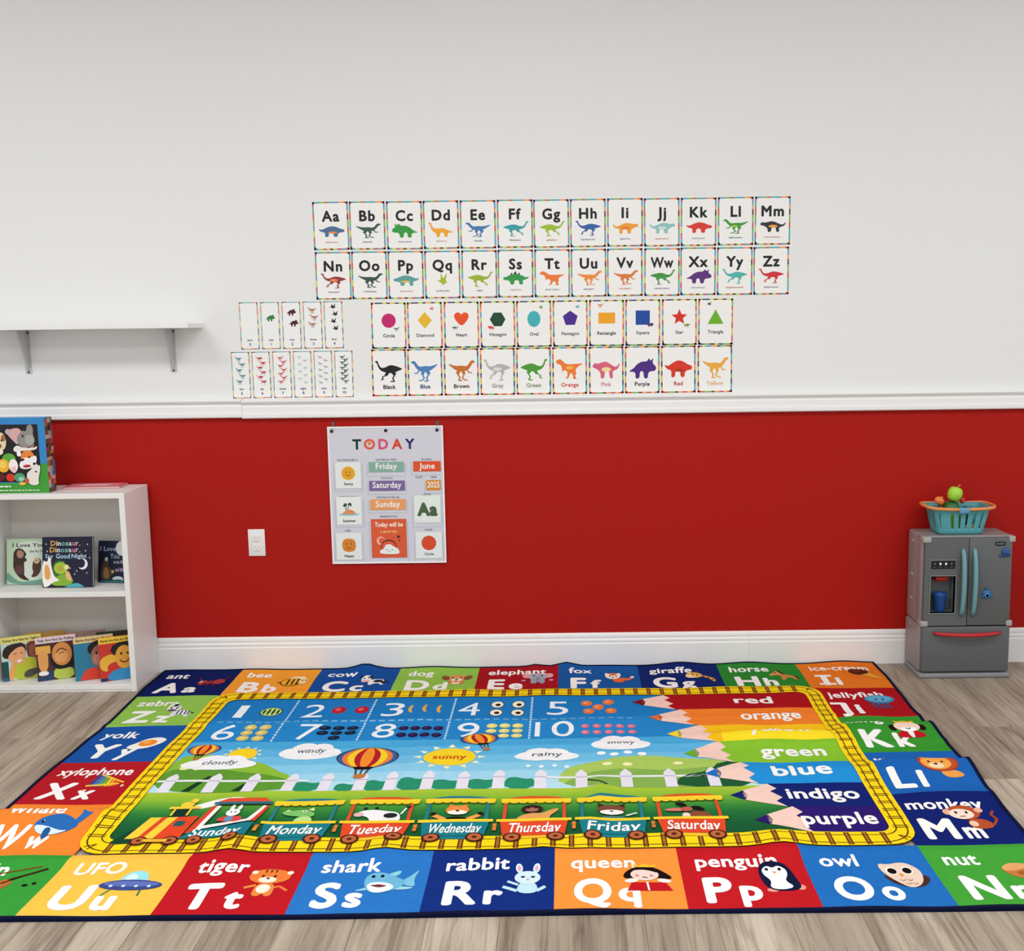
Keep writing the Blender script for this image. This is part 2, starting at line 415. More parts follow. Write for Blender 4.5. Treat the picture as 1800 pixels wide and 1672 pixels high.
RV, RF, RC, RN = [], [], [], []
def drape(p, col, lv):
    """lays a flat polygon (u, v) on the rug's relief, cut along the relief's grid"""
    ar = sum(p[i][0] * p[(i + 1) % len(p)][1] - p[(i + 1) % len(p)][0] * p[i][1] for i in range(len(p)))
    if abs(ar) < 1e-9: return
    if ar > 0: p = p[::-1]          # v runs towards the viewer, so this faces up
    us = [q[0] for q in p]
    for i in range(int(math.floor(min(us) / GU + 1e-6)), int(math.ceil(max(us) / GU - 1e-6))):
        a = clip(p, -1, 0, -i * GU); a = a and clip(a, 1, 0, (i + 1) * GU)
        if not a: continue
        vs = [q[1] for q in a]
        for j in range(int(math.floor(min(vs) / GV + 1e-6)), int(math.ceil(max(vs) / GV - 1e-6))):
            b = clip(a, 0, -1, -j * GV); b = b and clip(b, 0, 1, (j + 1) * GV)
            if not b: continue
            h00, h10, h01, h11 = node_h(i, j), node_h(i + 1, j), node_h(i, j + 1), node_h(i + 1, j + 1)
            for lo in (True, False):
                k = i + j + 1       # diagonal u/GU + v/GV = k
                c = clip(b, 1 / GU, 1 / GV, k) if lo else clip(b, -1 / GU, -1 / GV, -k)
                if not c: continue
                n0 = len(RV)
                for u, v in c:
                    s, t = u / GU - i, v / GV - j
                    h = h00 + (h10 - h00) * s + (h01 - h00) * t if lo else h11 + (h01 - h11) * (1 - s) + (h10 - h11) * (1 - t)
                    x, y = rug_xy(u, v); RV.append((x, y, h + lv * .00016))
                    n = (node_n(i, j) * (1 - s) + node_n(i + 1, j) * s) * (1 - t) + (node_n(i, j + 1) * (1 - s) + node_n(i + 1, j + 1) * s) * t
                    RN.append(n)
                RF.append(tuple(range(n0, n0 + len(c)))); RC.append(col)
A = Art()
NAVY, WHT = '0d1a58', 'f6f6f4'
# ---- pictograms in the unit square, x right, y up
def p_ant(a):
    a.ell('b03a3a', .2, .5, .16, .2).ell('a02f35', .45, .5, .12, .15).ell('b03a3a', .74, .55, .2, .22)
    a.line('8c2028', [(.3, .45), (.2, .2)], .04, True).line('8c2028', [(.45, .4), (.45, .15)], .04, True).line('8c2028', [(.58, .4), (.7, .15)], .04, True).line('8c2028', [(.86, .7), (1, .95)], .04, True)
    a.line('8c2028', [(.05, .7), (0, .95)], .04).ell('ffffff', .14, .56, .05, .07).ell('111111', .14, .56, .025, .04)
def p_bee(a):
    a.ell('fbe9b0', .5, .78, .2, .18, .5).ell('fbe9b0', .7, .78, .16, .16, -.4).ell('3a2a18', .45, .45, .38, .33).ell('f5b52e', .45, .45, .34, .29)
    for x in (.3, .46, .62): a.rect('3a2a18', x, .22, x + .07, .68, True)
    a.lv += 1; a.ell('f8d99a', .84, .5, .16, .24).ell('111111', .8, .55, .03, .05, hold=True).ell('111111', .92, .55, .03, .05)
    a.line('3a2a18', [(.08, .45), (-.02, .4)], .05)
def p_cow(a):
    a.blob('eef0f2', [(.3, .6), (.3, .15), (.42, .05), (.5, .2), (.7, .2), (.74, .05), (.86, .05), (.84, .5), (.7, .62)])
    a.ell('22222a', .62, .42, .16, .14).ell('22222a', .82, .28, .08, .12).line('22222a', [(.86, .45), (1.0, .25)], .05)
    a.blob('f4f4f4', [(.02, .95), (.36, .95), (.36, .5), (.28, .35), (.08, .35), (.02, .5)]).ell('22222a', .3, .78, .08, .13).ell('f2b8b0', .18, .46, .14, .1)
    a.ell('111111', .1, .7, .03, .05, hold=True).ell('eeeeee', .29, .7, .03, .05).ell('22222a', 0, .86, .07, .05)
def p_dog(a):
    a.blob('c98a4e', [(.25, .5), (.22, .05), (.8, .05), (.76, .5)]).ell('f0d2a6', .5, .18, .16, .14)
    a.ell('d79a5c', .5, .62, .36, .33).ell('8a5330', .12, .68, .13, .22, .4, hold=True).ell('8a5330', .88, .68, .13, .22, -.4)
    a.ell('f2d8b4', .5, .48, .2, .16).ell('2a1810', .5, .54, .06, .05).ell('2a1810', .36, .68, .035, .05, hold=True).ell('2a1810', .64, .68, .035, .05)
    a.blob('c0392b', [(.46, .42), (.54, .42), (.53, .3), (.47, .3)])
def p_elephant(a):
    a.ell('e8a0a4', .12, .72, .15, .2, hold=True).ell('e8a0a4', .88, .72, .15, .2)
    a.ell('a9adb8', .5, .62, .32, .32).blob('98a0ac', [(.28, .5), (.24, .05), (.44, .02), (.46, .15), (.56, .15), (.58, .02), (.76, .05), (.72, .5)])
    a.blob('8a92a2', [(.42, .62), (.58, .62), (.56, .25), (.5, .12), (.44, .25)]).ell('1c1c22', .36, .7, .04, .05, hold=True).ell('1c1c22', .64, .7, .04, .05)
    a.ell('c8a0d8', .02, .3, .08, .06, hold=True).ell('c8a0d8', .96, .3, .08, .06)
def p_fox(a):
    a.blob('e2703a', [(.5, .35), (.75, .15), (.92, .3), (1, .55), (.85, .42), (.7, .4), (.6, .5)]).ell('f6efe6', .94, .5, .07, .09)
    a.blob('dc6a34', [(.25, .4), (.28, .1), (.5, 0), (.7, .12), (.6, .42)])
    a.blob('f3e9dd', [(.02, .95), (.16, .82), (.4, .82), (.55, .95), (.56, .55), (.4, .35), (.16, .35), (.02, .55)])
    a.blob('e2703a', [(.14, .88), (.28, .92), (.44, .88), (.36, .66), (.22, .66)]).ell('201510', .28, .48, .04, .04).ell('201510', .18, .62, .03, .05, hold=True).ell('201510', .4, .62, .03, .05)
def p_giraffe(a):
    a.blob('e0a648', [(.35, .62), (.6, .5), (.8, .3), (.86, .05), (.95, .05), (.95, .35), (.75, .55), (.45, .75)]).ell('7a4a22', .6, .56, .05, .06, hold=True).ell('7a4a22', .75, .42, .05, .06, hold=True).ell('7a4a22', .87, .25, .04, .06)
    a.ell('e8b45a', .28, .66, .28, .24).ell('f5dcae', .16, .56, .17, .14).line('7a4a22', [(.25, .86), (.22, 1)], .05, True).line('7a4a22', [(.38, .86), (.42, 1)], .05).ell('1c1410', .26, .7, .03, .05, hold=True).ell('1c1410', .4, .68, .03, .05)
def p_horse(a):
    a.blob('c98a4a', [(.45, .55), (.6, .6), (.85, .45), (.96, .1), (.86, .1), (.76, .3), (.6, .3), (.5, .05), (.4, .05), (.42, .35)]).blob('5a3218', [(.84, .45), (1, .4), (1, .15), (.93, .2)])
    a.blob('d49a58', [(.02, .55), (.1, .45), (.3, .55), (.45, .45), (.58, .6), (.5, .9), (.36, .98), (.28, .8)]).blob('3a2214', [(.34, .98), (.44, .98), (.6, .6), (.5, .58), (.42, .8)]).ell('1c1410', .3, .74, .03, .05)
def p_ice(a):
    a.poly('f0b644', [(.3, .55), (.62, .72), (1, .02)]).line('c88a2a', [(.45, .55), (.75, .35)], .03, True).line('c88a2a', [(.6, .62), (.62, .4)], .03)
    a.blob('5a2418', [(.02, .9), (.2, 1), (.5, .98), (.72, .86), (.66, .62), (.45, .52), (.3, .48), (.05, .62)]).ell('7a3424', .3, .82, .14, .08)
def p_jelly(a):
    for x in (.25, .4, .55, .7): a.line('2a5a8a', [(x, .5), (x - .05, .25), (x + .04, .02)], .07, True)
    a.lv += 1; a.ell('3f88b4', .5, .68, .48, .3).ell('5fa8cc', .5, .72, .4, .22).ell('1a2c44', .38, .64, .04, .05, hold=True).ell('1a2c44', .6, .64, .04, .05)
def p_king(a):
    a.blob('c01a24', [(.2, .4), (.8, .4), (.96, .02), (.04, .02)]).blob('f2f0ea', [(.4, .4), (.6, .4), (.55, .02), (.45, .02)]).ell('201414', .08, .55, .12, .16, hold=True).ell('201414', .92, .55, .12, .16)
    a.ell('f4d4c4', .5, .6, .38, .28).blob('ffffff', [(.24, .5), (.5, .58), (.76, .5), (.66, .32), (.34, .32)]).line('201414', [(.42, .5), (.5, .45), (.58, .5)], .04)
    a.poly('f2c12e', [(.22, .82), (.2, 1), (.36, .9), (.5, 1.02), (.64, .9), (.8, 1), (.78, .82)])
def p_lion(a):
    a.blob('eba04c', [(.42, .3), (.5, .02), (.75, .0), (1, .1), (.85, .3)]).blob('a8442a', [(.1, .95), (.5, 1.02), (.9, .95), (1, .6), (.85, .3), (.45, .22), (.12, .35), (0, .65)], 1)
    a.ell('c05030', .5, .62, .44, .34).ell('f2a750', .45, .62, .36, .3).ell('f2a750', .16, .9, .09, .09, hold=True).ell('f2a750', .76, .9, .09, .09).ell('f7dcb4', .42, .48, .18, .12)
    a.ell('2a1810', .42, .54, .05, .04).ell('2a1810', .28, .64, .03, .04, hold=True).ell('2a1810', .6, .64, .03, .04)
def p_monkey(a):
    a.blob('b5502e', [(.35, .45), (.3, .05), (.75, .02), (.82, .25), (.66, .45)]).line('a04426', [(.8, .15), (.95, .4), (.9, .6), (1, .75)], .06).ell('f0cda8', .42, .25, .09, .12)
    a.ell('b8542e', .36, .7, .34, .28).ell('eab094', .02, .72, .09, .11, hold=True).ell('eab094', .7, .78, .09, .1).ell('f3ded0', .3, .64, .26, .2).ell('2a1810', .2, .7, .03, .05, hold=True).ell('2a1810', .42, .7, .03, .05).line('8a3020', [(.24, .55), (.36, .55)], .03)
def p_nut(a):
    a.blob('c07a40', [(.05, .75), (.3, .98), (.7, .85), (.95, .6), (.9, .35), (.5, .25), (.15, .4)]).blob('e0a468', [(.05, .75), (.28, 1), (.7, .88), (.5, .72), (.3, .62), (.12, .62)]).ell('eac08a', .68, .28, .3, .14, -.2).ell('a85c2c', .5, .52, .2, .1)
def p_owl(a):
    a.blob('4a2c22', [(0, .6), (.1, .3), (.3, .1), (.7, .05), (1, .3), (.98, .55)]).blob('e8cdbb', [(.02, .98), (.25, .92), (.55, 1), (.75, .92), (.92, .65), (.8, .2), (.5, .02), (.3, .2), (.05, .6)])
    a.ell('fff6ea', .26, .68, .13, .15, hold=True).ell('fff6ea', .6, .68, .13, .15).ell('181012', .27, .67, .1, .11, hold=True).ell('181012', .6, .68, .1, .11).ell('e09a30', .43, .52, .04, .06)
    for x, y in ((.4, .35), (.55, .35), (.48, .22), (.62, .22)): a.line('c08a6a', [(x - .06, y), (x, y - .05), (x + .06, y)], .025, True)
def p_penguin(a):
    a.ell('e89a8c', .25, .04, .13, .06, hold=True).ell('e89a8c', .92, .14, .1, .09).blob('131a3c', [(.05, .7), (.2, 1), (.5, 1.02), (.78, .9), (.9, .4), (.95, .12), (.7, .02), (.25, .02), (.08, .25)])
    a.blob('f4f6f8', [(.15, .75), (.3, .88), (.42, .78), (.55, .88), (.72, .75), (.72, .55), (.6, .35), (.8, .15), (.5, .05), (.2, .1), (.3, .35), (.15, .55)]).ell('10142c', .27, .74, .04, .05, hold=True).ell('10142c', .57, .74, .04, .05).poly('f09a40', [(.38, .66), (.48, .66), (.43, .58)])
def p_queen(a):
    a.blob('1c0f14', [(.02, .6), (.15, .8), (.3, .9), (.65, .9), (.85, .7), (1, .5), (.9, .42), (.7, .5), (.2, .48), (.05, .45)]).poly('c01a24', [(.18, .32), (.84, .32), (.96, .02), (.08, .02)]).ell('f6ebe4', .18, .38, .14, .07, .2, hold=True).ell('f6ebe4', .82, .38, .14, .07, -.2)
    a.ell('f6d3c8', .45, .6, .28, .22).blob('1c0f14', [(.16, .72), (.3, .9), (.62, .9), (.76, .64), (.5, .78), (.3, .78)], 1).ell('d88a94', .3, .56, .04, .04, hold=True).ell('d88a94', .58, .56, .04, .04).line('201418', [(.4, .5), (.5, .48)], .03)
    a.poly('f2c12e', [(.26, .88), (.24, 1.0), (.36, .94), (.47, 1.03), (.58, .94), (.7, 1), (.68, .88)]).line('f6ebe4', [(.48, .32), (.5, .02)], .04)
def p_rabbit(a):
    a.ell('d6ecf6', .36, .86, .085, .16, .15, hold=True).ell('d6ecf6', .78, .86, .085, .16, -.15).ell('eaa8b4', .36, .86, .04, .1, .15, hold=True).ell('eaa8b4', .78, .86, .04, .1, -.15)
    a.blob('bfe0f0', [(.4, .42), (.3, .02), (.86, .02), (.76, .42)]).line('bfe0f0', [(.34, .1), (0, .24)], .09, True).line('bfe0f0', [(.8, .1), (1, .24)], .09, True).line('bfe0f0', [(.36, .3), (.1, .42)], .07)
    a.ell('cfe8f4', .57, .54, .31, .22).ell('152030', .46, .56, .05, .03, hold=True).ell('152030', .7, .56, .05, .03).ell('e08a9a', .58, .47, .03, .03)
def p_shark(a):
    a.blob('7cc0de', [(.7, .5), (.85, .7), (1, 1.02), (.92, .62), (.98, .3), (.8, .38)]).blob('8accdf', [(.45, .75), (.72, .98), (.66, .7)]).blob('9ad2e4', [(.25, .3), (0, .12), (.3, .2), (.4, .3)]).blob('9ad2e4', [(.7, .35), (1, .28), (.8, .2), (.6, .22)])
    a.blob('6cb4d6', [(.14, .58), (.22, .8), (.4, .86), (.62, .72), (.84, .5), (.7, .22), (.4, .05), (.22, .15)]).blob('e8f4f6', [(.2, .42), (.4, .5), (.6, .42), (.66, .25), (.42, .06), (.26, .16)]).blob('7a3038', [(.24, .36), (.4, .42), (.56, .36), (.42, .26)]).line('ffffff', [(.26, .38), (.4, .42), (.54, .38)], .05)
    a.ell('10202c', .28, .68, .03, .05, hold=True).ell('10202c', .42, .7, .03, .05)
def p_tiger(a):
    a.line('e8843c', [(.6, .3), (.8, .38), (1, .22)], .06).blob('e98a42', [(.3, .5), (.25, .05), (.42, 0), (.5, .12), (.58, 0), (.72, .05), (.68, .5)]).line('e98a42', [(.28, .4), (.05, .3)], .08).ell('f7ead8', .47, .28, .15, .16)
    a.blob('ea7f38', [(.05, .9), (.3, 1.02), (.7, 1.0), (.95, .86), (.92, .58), (.6, .46), (.3, .46), (.04, .62)], 1).ell('f6e8d6', .12, .88, .07, .07, hold=True).ell('f6e8d6', .9, .88, .07, .07).ell('f6e8d6', .47, .6, .2, .11)
    for x in (.36, .47, .58): a.poly('3a1c10', [(x - .025, .98), (x + .025, .98), (x, .84)], True)
    a.lv += 1; a.ell('2a1810', .34, .74, .03, .04, hold=True).ell('2a1810', .6, .74, .03, .04, hold=True).ell('2a1810', .47, .65, .04, .03)
def p_ufo(a):
    a.line('3a7a5a', [(.25, .35), (.15, .08)], .03, True).line('3a7a5a', [(.7, .35), (.72, .08)], .03).ell('9adfe6', .5, .62, .22, .36).ell('d6f6fa', .44, .7, .09, .16).ell('3c4a8c', .5, .46, .5, .19).ell('5f70b8', .5, .5, .44, .1)
    for x in (.2, .4, .6, .8): a.ell('c8e4ff', x, .42, .03, .04, hold=True)
def p_violin(a):
    a.line('3a2416', [(.5, .6), (.95, .95)], .05).blob('b86a34', [(0, .3), (.2, .5), (.3, .48), (.5, .68), (.66, .62), (.6, .4), (.45, .3), (.44, .15), (.2, 0), (.05, .08)]).blob('d88a4c', [(.06, .28), (.22, .44), (.32, .42), (.5, .6), (.56, .5), (.4, .28), (.36, .16), (.18, .08)]).line('2a160c', [(.2, .2), (.7, .75)], .03)
    a.line('8a4a22', [(.2, .75), (.85, 1.0)], .025).ell('1c1410', .85, .5, .04, .03, hold=True).ell('1c1410', .95, .55, .03, .03)
def p_whale(a):
    a.blob('2f6fb8', [(.78, .55), (.86, .85), (.8, 1.02), (.94, .92), (1.04, .98), (1, .8), (.9, .5)]).blob('2c6ab2', [(0, .5), (.15, .75), (.45, .85), (.7, .72), (.95, .5), (.8, .28), (.5, .14), (.2, .2)]).blob('d8ecf6', [(.02, .48), (.3, .45), (.6, .3), (.8, .32), (.5, .14), (.2, .2)]).blob('245a9c', [(.28, .4), (.44, .38), (.46, .05), (.34, .02)]).ell('0c1830', .18, .58, .03, .05).ell('ffffff', .19, .6, .01, .02)
def p_xylo(a):
    for k, c in enumerate(('2a4a9c', '2f7ac0', '38a0a8', '6ab04a', 'e8d03a', 'f0a030', 'e05030')):
        a.poly(c, [(.14 + k * .09, .95 - k * .05), (.2 + k * .09, .96 - k * .05), (.16 + k * .11, .3), (.06 + k * .11, .26)], True)
    a.lv += 1; a.line('f2c43a', [(.02, .3), (.85, .42)], .08, True).line('f2c43a', [(.18, .9), (.95, .48)], .06).ell('f0e0c0', .98, .3, .04, .06, hold=True).ell('f0e0c0', .1, .06, .05, .05)
def p_yolk(a):
    a.blob('f4f2ea', [(0, .3), (.2, .55), (.35, .85), (.7, 1), (1, .8), (.95, .45), (.7, .1), (.3, 0), (.05, .1)]).ell('f0902a', .52, .5, .26, .27).ell('f8b050', .47, .56, .12, .12)
def p_zebra(a):
    a.blob('e4e6ea', [(.3, .5), (.3, .05), (.45, .02), (.5, .2), (.7, .2), (.76, .02), (.9, .05), (.86, .45), (.65, .58)]).line('2a2a32', [(.88, .4), (1, .3)], .05)
    for x in (.46, .58, .7, .8): a.line('2a2a32', [(x, .52), (x + .03, .2)], .04, True)
    a.lv += 1; a.blob('f0f2f4', [(.06, .95), (.4, .95), (.48, .7), (.4, .42), (.12, .42), (.02, .65)])
    for y in (.88, .76): a.line('2a2a32', [(.1, y), (.2, y - .04)], .04, True).line('2a2a32', [(.4, y), (.3, y - .04)], .04, True)
    a.lv += 1; a.ell('5a5a66', .24, .52, .15, .09).ell('1a1a20', .16, .68, .035, .05, hold=True).ell('1a1a20', .34, .68, .035, .05).blob('2a2a32', [(.16, 1.02), (.32, 1.02), (.28, .8), (.2, .8)])
TILES = [('A', 'ant', 0, 0, '0e1c5c', p_ant), ('B', 'bee', 1, 0, 'f2a034', p_bee), ('C', 'cow', 2, 0, '174f9c', p_cow), ('D', 'dog', 3, 0, '8fc24e', p_dog), ('E', 'elephant', 4, 0, 'a3151f', p_elephant),
    ('F', 'fox', 5, 0, '1a579f', p_fox), ('G', 'giraffe', 6, 0, '11256a', p_giraffe), ('H', 'horse', 7, 0, '2c8730', p_horse), ('I', 'ice-cream', 8, 0, 'e57a24', p_ice),
    ('J', 'jellyfish', 8, 1, 'ab151e', p_jelly), ('K', 'king', 8, 2, '389430', p_king), ('L', 'lion', 8, 3, '1d62b4', p_lion), ('M', 'monkey', 8, 4, '11226c', p_monkey),
    ('N', 'nut', 8, 5, '43a038', p_nut), ('O', 'owl', 7, 5, '226cba', p_owl), ('P', 'penguin', 6, 5, 'bd1c24', p_penguin), ('Q', 'queen', 5, 5, 'f2923c', p_queen), ('R', 'rabbit', 4, 5, '132e7c', p_rabbit),
    ('S', 'shark', 3, 5, '2a74c2', p_shark), ('T', 'tiger', 2, 5, 'bc1a24', p_tiger), ('U', 'UFO', 1, 5, 'f6c24c', p_ufo), ('V', 'violin', 0, 5, '389a3a', p_violin),
    ('W', 'whale', 0, 4, 'ef8632', p_whale), ('X', 'xylophone', 0, 3, 'b11c26', p_xylo), ('Y', 'yolk', 0, 2, '1a53a4', p_yolk), ('Z', 'zebra', 0, 1, '8fc452', p_zebra)]
SIZE = {'U': (.5, .42), 'S': (.5, .42), 'W': (.44, .46), 'Q': (.40, .42), 'R': (.33, .46), 'M': (.42, .46), 'L': (.40, .44), 'O': (.36, .42), 'P': (.34, .46), 'V': (.6, .6), 'Y': (.36, .36), 'N': (.42, .36)}
for ch, word, tu, tv, col, fn in TILES:
    A.at(tu, tv + 1, 1, -1, lv=0)             # unit square of the tile, y up
    A.rect(col, 0, 0, 1, 1)
    A.text(WHT, word, .13, .665, .185, wmax=.72, bold=.028, res=3, narrow=.80)
    A.text(WHT, ch, .19 if ch == 'I' else .15, .13, .365, wmax=.29, bold=.040, res=5, hold=True, narrow=.86)
    if ch == 'I': A.lv += 3; A.rect(WHT, .13, .13, .33, .195, True).rect(WHT, .13, .43, .33, .495)
    if ch == 'J': A.lv += 3; A.rect(WHT, .10, .43, .25, .495)
    wd = min(.29, .86 * (glyphs(ch, .040, 5)[2] - glyphs(ch, .040, 5)[1] + .08) * .365 / .73)
    A.text(WHT, ch.lower(), (.22 if ch == 'I' else .15) + wd + .05, .13 if ch not in 'QPGYJ' else .155, .29, wmax=.17, bold=.042, res=4, narrow=.9)
    sx, sy = SIZE.get(ch, (.36, .42))
    A.use(fn, (.87 if tu in (0, 8) and 0 < tv < 5 else .93) - sx / 2, .50, sx, sy)
# ---- middle field: numbers, sky, meadow
def quad(col, u0, v0, u1, v1, lv):
    A.at(0, 0, 1, 1, lv=lv); A.rect(col, u0, v0, u1, v1)
IU0, IU1, IV0, IV1 = 1.15, 7.88, 1.16, 4.76
quad('1f7cc4', IU0, IV0, IU1, 1.85, 1); quad('2787cc', IU0, 1.85, IU1, 2.5, 1)
for k, c in enumerate(('4aaade', '5cb4e2', '70bfe6', '88cbea', '9fd6ee', 'b8e1f0')): quad(c, IU0, 2.5 + .21 * k, IU1, 2.5 + .21 * (k + 1), 1)
GR = ('a8c63a', '8fbb3a', '62a338', '37863a', '247038', '1c6236', '1a5a34', '1b5632')
for k in range(21):
    q = k / 20 * 7; i = min(6, int(q)); f = q - i; c = ''.join('%02x' % round(int(GR[i][n:n+2], 16) * (1 - f) + int(GR[i+1][n:n+2], 16) * f) for n in (0, 2, 4))
    quad(c, IU0, 3.76 + k / 21, IU1, 3.76 + (k + 1) / 21, 1)
U = lambda: A.at(0, 0, 1, 1, lv=2)
# dashed dividers
for u in (1.985, 2.89, 3.815, 4.705):
    for k in range(17): U().rect('bfe2f6', u - .011, 1.2 + k * .077, u + .011, 1.2 + k * .077 + .055)
for k in range(44): U().rect('9ed2f0', 1.25 + k * .105, 1.915, 1.25 + k * .105 + .065, 1.94)
DG = [('1', 1.36, 0), ('2', 2.12, 0), ('3', 3.02, 0), ('4', 3.88, 0), ('5', 4.88, 0), ('6', 1.30, 1), ('7', 2.2, 1), ('8', 3.02, 1), ('9', 3.92, 1), ('10', 4.76, 1)]
for t, u, r in DG: A.at(u, 1.77 if r == 0 else 2.43, 1, -1, lv=2).text('eef6fb', t, 0, 0, .42, w=.42 if t == '10' else .10 if t == '1' else .24, res=4)
def melon(a):
    a.ell('1f4a26', .5, .5, .5).ell('cfe08a', .5, .5, .45)
    for k in (-.3, -.1, .1, .3): a.ell('1f5a2a', .5 + k, .5, .06, .42 - abs(k) * .5, hold=True)
def dotf(c, c2, rx=.5, ry=.5):
    def f(a): a.ell(c, .5, .5, rx, ry).ell(c2, .42, .58, rx * .45, ry * .4)
    return f
def moon(c):
    def f(a): a.blob(c, [(.1, .9), (.5, 1), (.3, .5), (.6, 0), (.1, .15), (-.05, .5)])
    return f
def kiwi(a): a.ell('2a3a1c', .5, .5, .52, .5).ell('f6f2dc', .5, .5, .46, .44).ell('2a1c10', .55, .45, .2, .18)
IT = [(melon, [(1.75, 1.57)], .26, .28), (dotf('b8202e', 'e0606a'), [(2.52, 1.56), (2.78, 1.56)], .16, .22), (moon('e8b050'), [(3.36, 1.56), (3.52, 1.56), (3.68, 1.56)], .1, .28),
    (kiwi, [(4.31, 1.42), (4.31, 1.7), (4.55, 1.42), (4.55, 1.7)], .15, .24), (dotf('e07840', 'f0a070'), [(5.33, 1.42), (5.35, 1.68), (5.46, 1.55), (5.58, 1.4), (5.6, 1.68)], .13, .18),
    (dotf('d8c46a', 'f0e29a'), [(1.66 + .16 * i, 2.08 + .16 * j) for i in range(2) for j in range(3)], .13, .15), (dotf('14203a', '30425c'), [(2.48 + .15 * i, 2.12 + .14 * j) for i in range(3) for j in range(2)] + [(2.63, 2.4)], .13, .12),
    (dotf('2a1c44', '44305c'), [(3.34 + .125 * i, 2.16 + .2 * j) for i in range(4) for j in range(2)], .11, .13), (dotf('e6e07a', 'f6f2b0'), [(4.29 + .14 * i, 2.1 + .15 * j) for i in range(3) for j in range(3)], .12, .12),
    (dotf('e0708a', 'f0a0b0'), [(5.3 + .125 * i, 2.17 + .17 * j) for i in range(5) for j in range(2)], .09, .11)]
for fn, pos, sx, sy in IT:
    for u, v in pos: A.at(u, v, 1, -1, lv=3).use(fn, 0, 0, sx, sy)
# hills, bushes, fence
U().blob('8dba3c', [(1.15, 2.9), (1.4, 2.82), (1.8, 2.95), (2.1, 3.1), (2.3, 3.3), (2.45, 3.4), (2.5, 3.78), (1.15, 3.78)], 2)
A.blob('5f9a34', [(1.15, 3.2), (1.5, 3.15), (1.9, 3.3), (2.2, 3.35), (2.45, 3.5), (2.5, 3.78), (1.15, 3.78)], 2).ell('e8e8a0', 1.32, 3.18, .05, .05, hold=True).ell('e8e8a0', 1.45, 3.2, .04, .04)
U().blob('a8c860', [(5.0, 3.78), (5.05, 3.3), (5.4, 3.12), (5.8, 3.0), (6.2, 3.05), (6.6, 3.15), (6.95, 3.3), (6.95, 3.78)], 2)
A.blob('86b052', [(5.0, 3.78), (5.2, 3.45), (5.6, 3.3), (6.1, 3.38), (6.5, 3.3), (6.95, 3.4), (6.95, 3.78)], 2).ell('eef0b0', 5.5, 3.2, .05, .04, hold=True).ell('eef0b0', 5.7, 3.22, .05, .04, hold=True).ell('eef0b0', 6.2, 3.2, .05, .04)
A.blob('1f5a34', [(6.1, 3.78), (6.2, 3.5), (6.5, 3.4), (6.6, 3.2), (6.95, 3.15), (6.95, 3.78)], 1)
for u, wd, h in ((2.62, .26, .24), (3.0, .2, .18), (3.28, .22, .26), (3.62, .26, .3), (3.95, .3, .24), (4.28, .26, .24), (4.65, .28, .26)):
    U().blob('2a8f6c', [(u - wd / 2, 3.77), (u - wd / 2, 3.77 - h * .8), (u - wd * .2, 3.77 - h), (u + wd * .2, 3.77 - h * .8), (u + wd / 2, 3.77 - h * .9), (u + wd / 2, 3.77)], 1)
for u in (1.25, 1.72): A.at(0, 0, 1, 1, lv=4).poly('183a22', [(u + .22, 3.75), (u + .3, 3.75), (u + .42, 3.4), (u + .38, 3.4)])
for p0, p1 in ((1.17, 2.62), (4.85, 6.7)): A.at(0, 0, 1, 1, lv=5).rect('e6ecf2', p0, 3.49, p1, 3.535)
A.at(0, 0, 1, 1, lv=4).line('2a3a1c', [(5.3, 3.58), (5.48, 3.74)], .03)
for u in (1.30, 1.72, 2.09, 2.46, 2.8, 3.13, 3.42, 3.77, 4.11, 4.45, 4.85, 5.24, 5.67, 6.09, 6.5):
    A.at(u, 0, 1, 1, lv=6).poly('e4e2ee', [(-.056, 3.77), (.056, 3.77), (.056, 3.43), (.01, 3.34), (-.01, 3.34), (-.056, 3.43)]).rect('a8a4b8', -.056, 3.505, .056, 3.52)
# weather
def cloud(a): a.ell('f2f4f6', .5, .4, .5, .32).ell('f2f4f6', .38, .62, .22, .32).ell('f2f4f6', .64, .6, .2, .30).ell('f2f4f6', .2, .45, .16, .22)
def sun(a):
    for k in range(12):
        t = k * pi / 6; a.poly('fbf3c0', [(.5 + .44 * cos(t - .13), .5 + .44 * sin(t - .13)), (.5 + .44 * cos(t + .13), .5 + .44 * sin(t + .13)), (.5 + .56 * cos(t), .5 + .56 * sin(t))], True)
    a.lv += 1; a.ell('f6d42a', .5, .5, .4, .4, n=24)
def cloudtxt(u, v, sx, sy, word, col='5a6470', fn=cloud):
    A.at(u, v, 1, -1, lv=5).use(fn, 0, 0, sx, sy); A.text(col, word, 0, -.045, .1, w=sx * .46, align='c', bold=.01, slant=.1)
A.at(1.8, 2.86, 1, -1, lv=3).use(sun, 0, 0, .36, .4)
cloudtxt(1.63, 3.06, .76, .42, 'cloudy'); cloudtxt(2.48, 2.78, .64, .52, 'windy'); cloudtxt(4.9, 2.95, .66, .38, 'rainy'); cloudtxt(5.66, 2.66, .62, .46, 'snowy')
A.at(3.92, 2.98, 1, -1, lv=3).use(sun, 0, 0, .66, .56); A.text('c8601a', 'sunny', 0, -.05, .12, w=.34, align='c', bold=.03)
for u in (4.72, 4.85, 4.98, 5.1): A.at(u, 3.2, 1, 1, lv=3).ell('e4f4fa', 0, .03 * (u * 7 % 2), .025, .035)
for u in (5.45, 5.58, 5.72, 5.86): A.at(u, 2.92, 1, 1, lv=3).ell('f4fafc', 0, .05 * (u * 7 % 2), .045, .045)
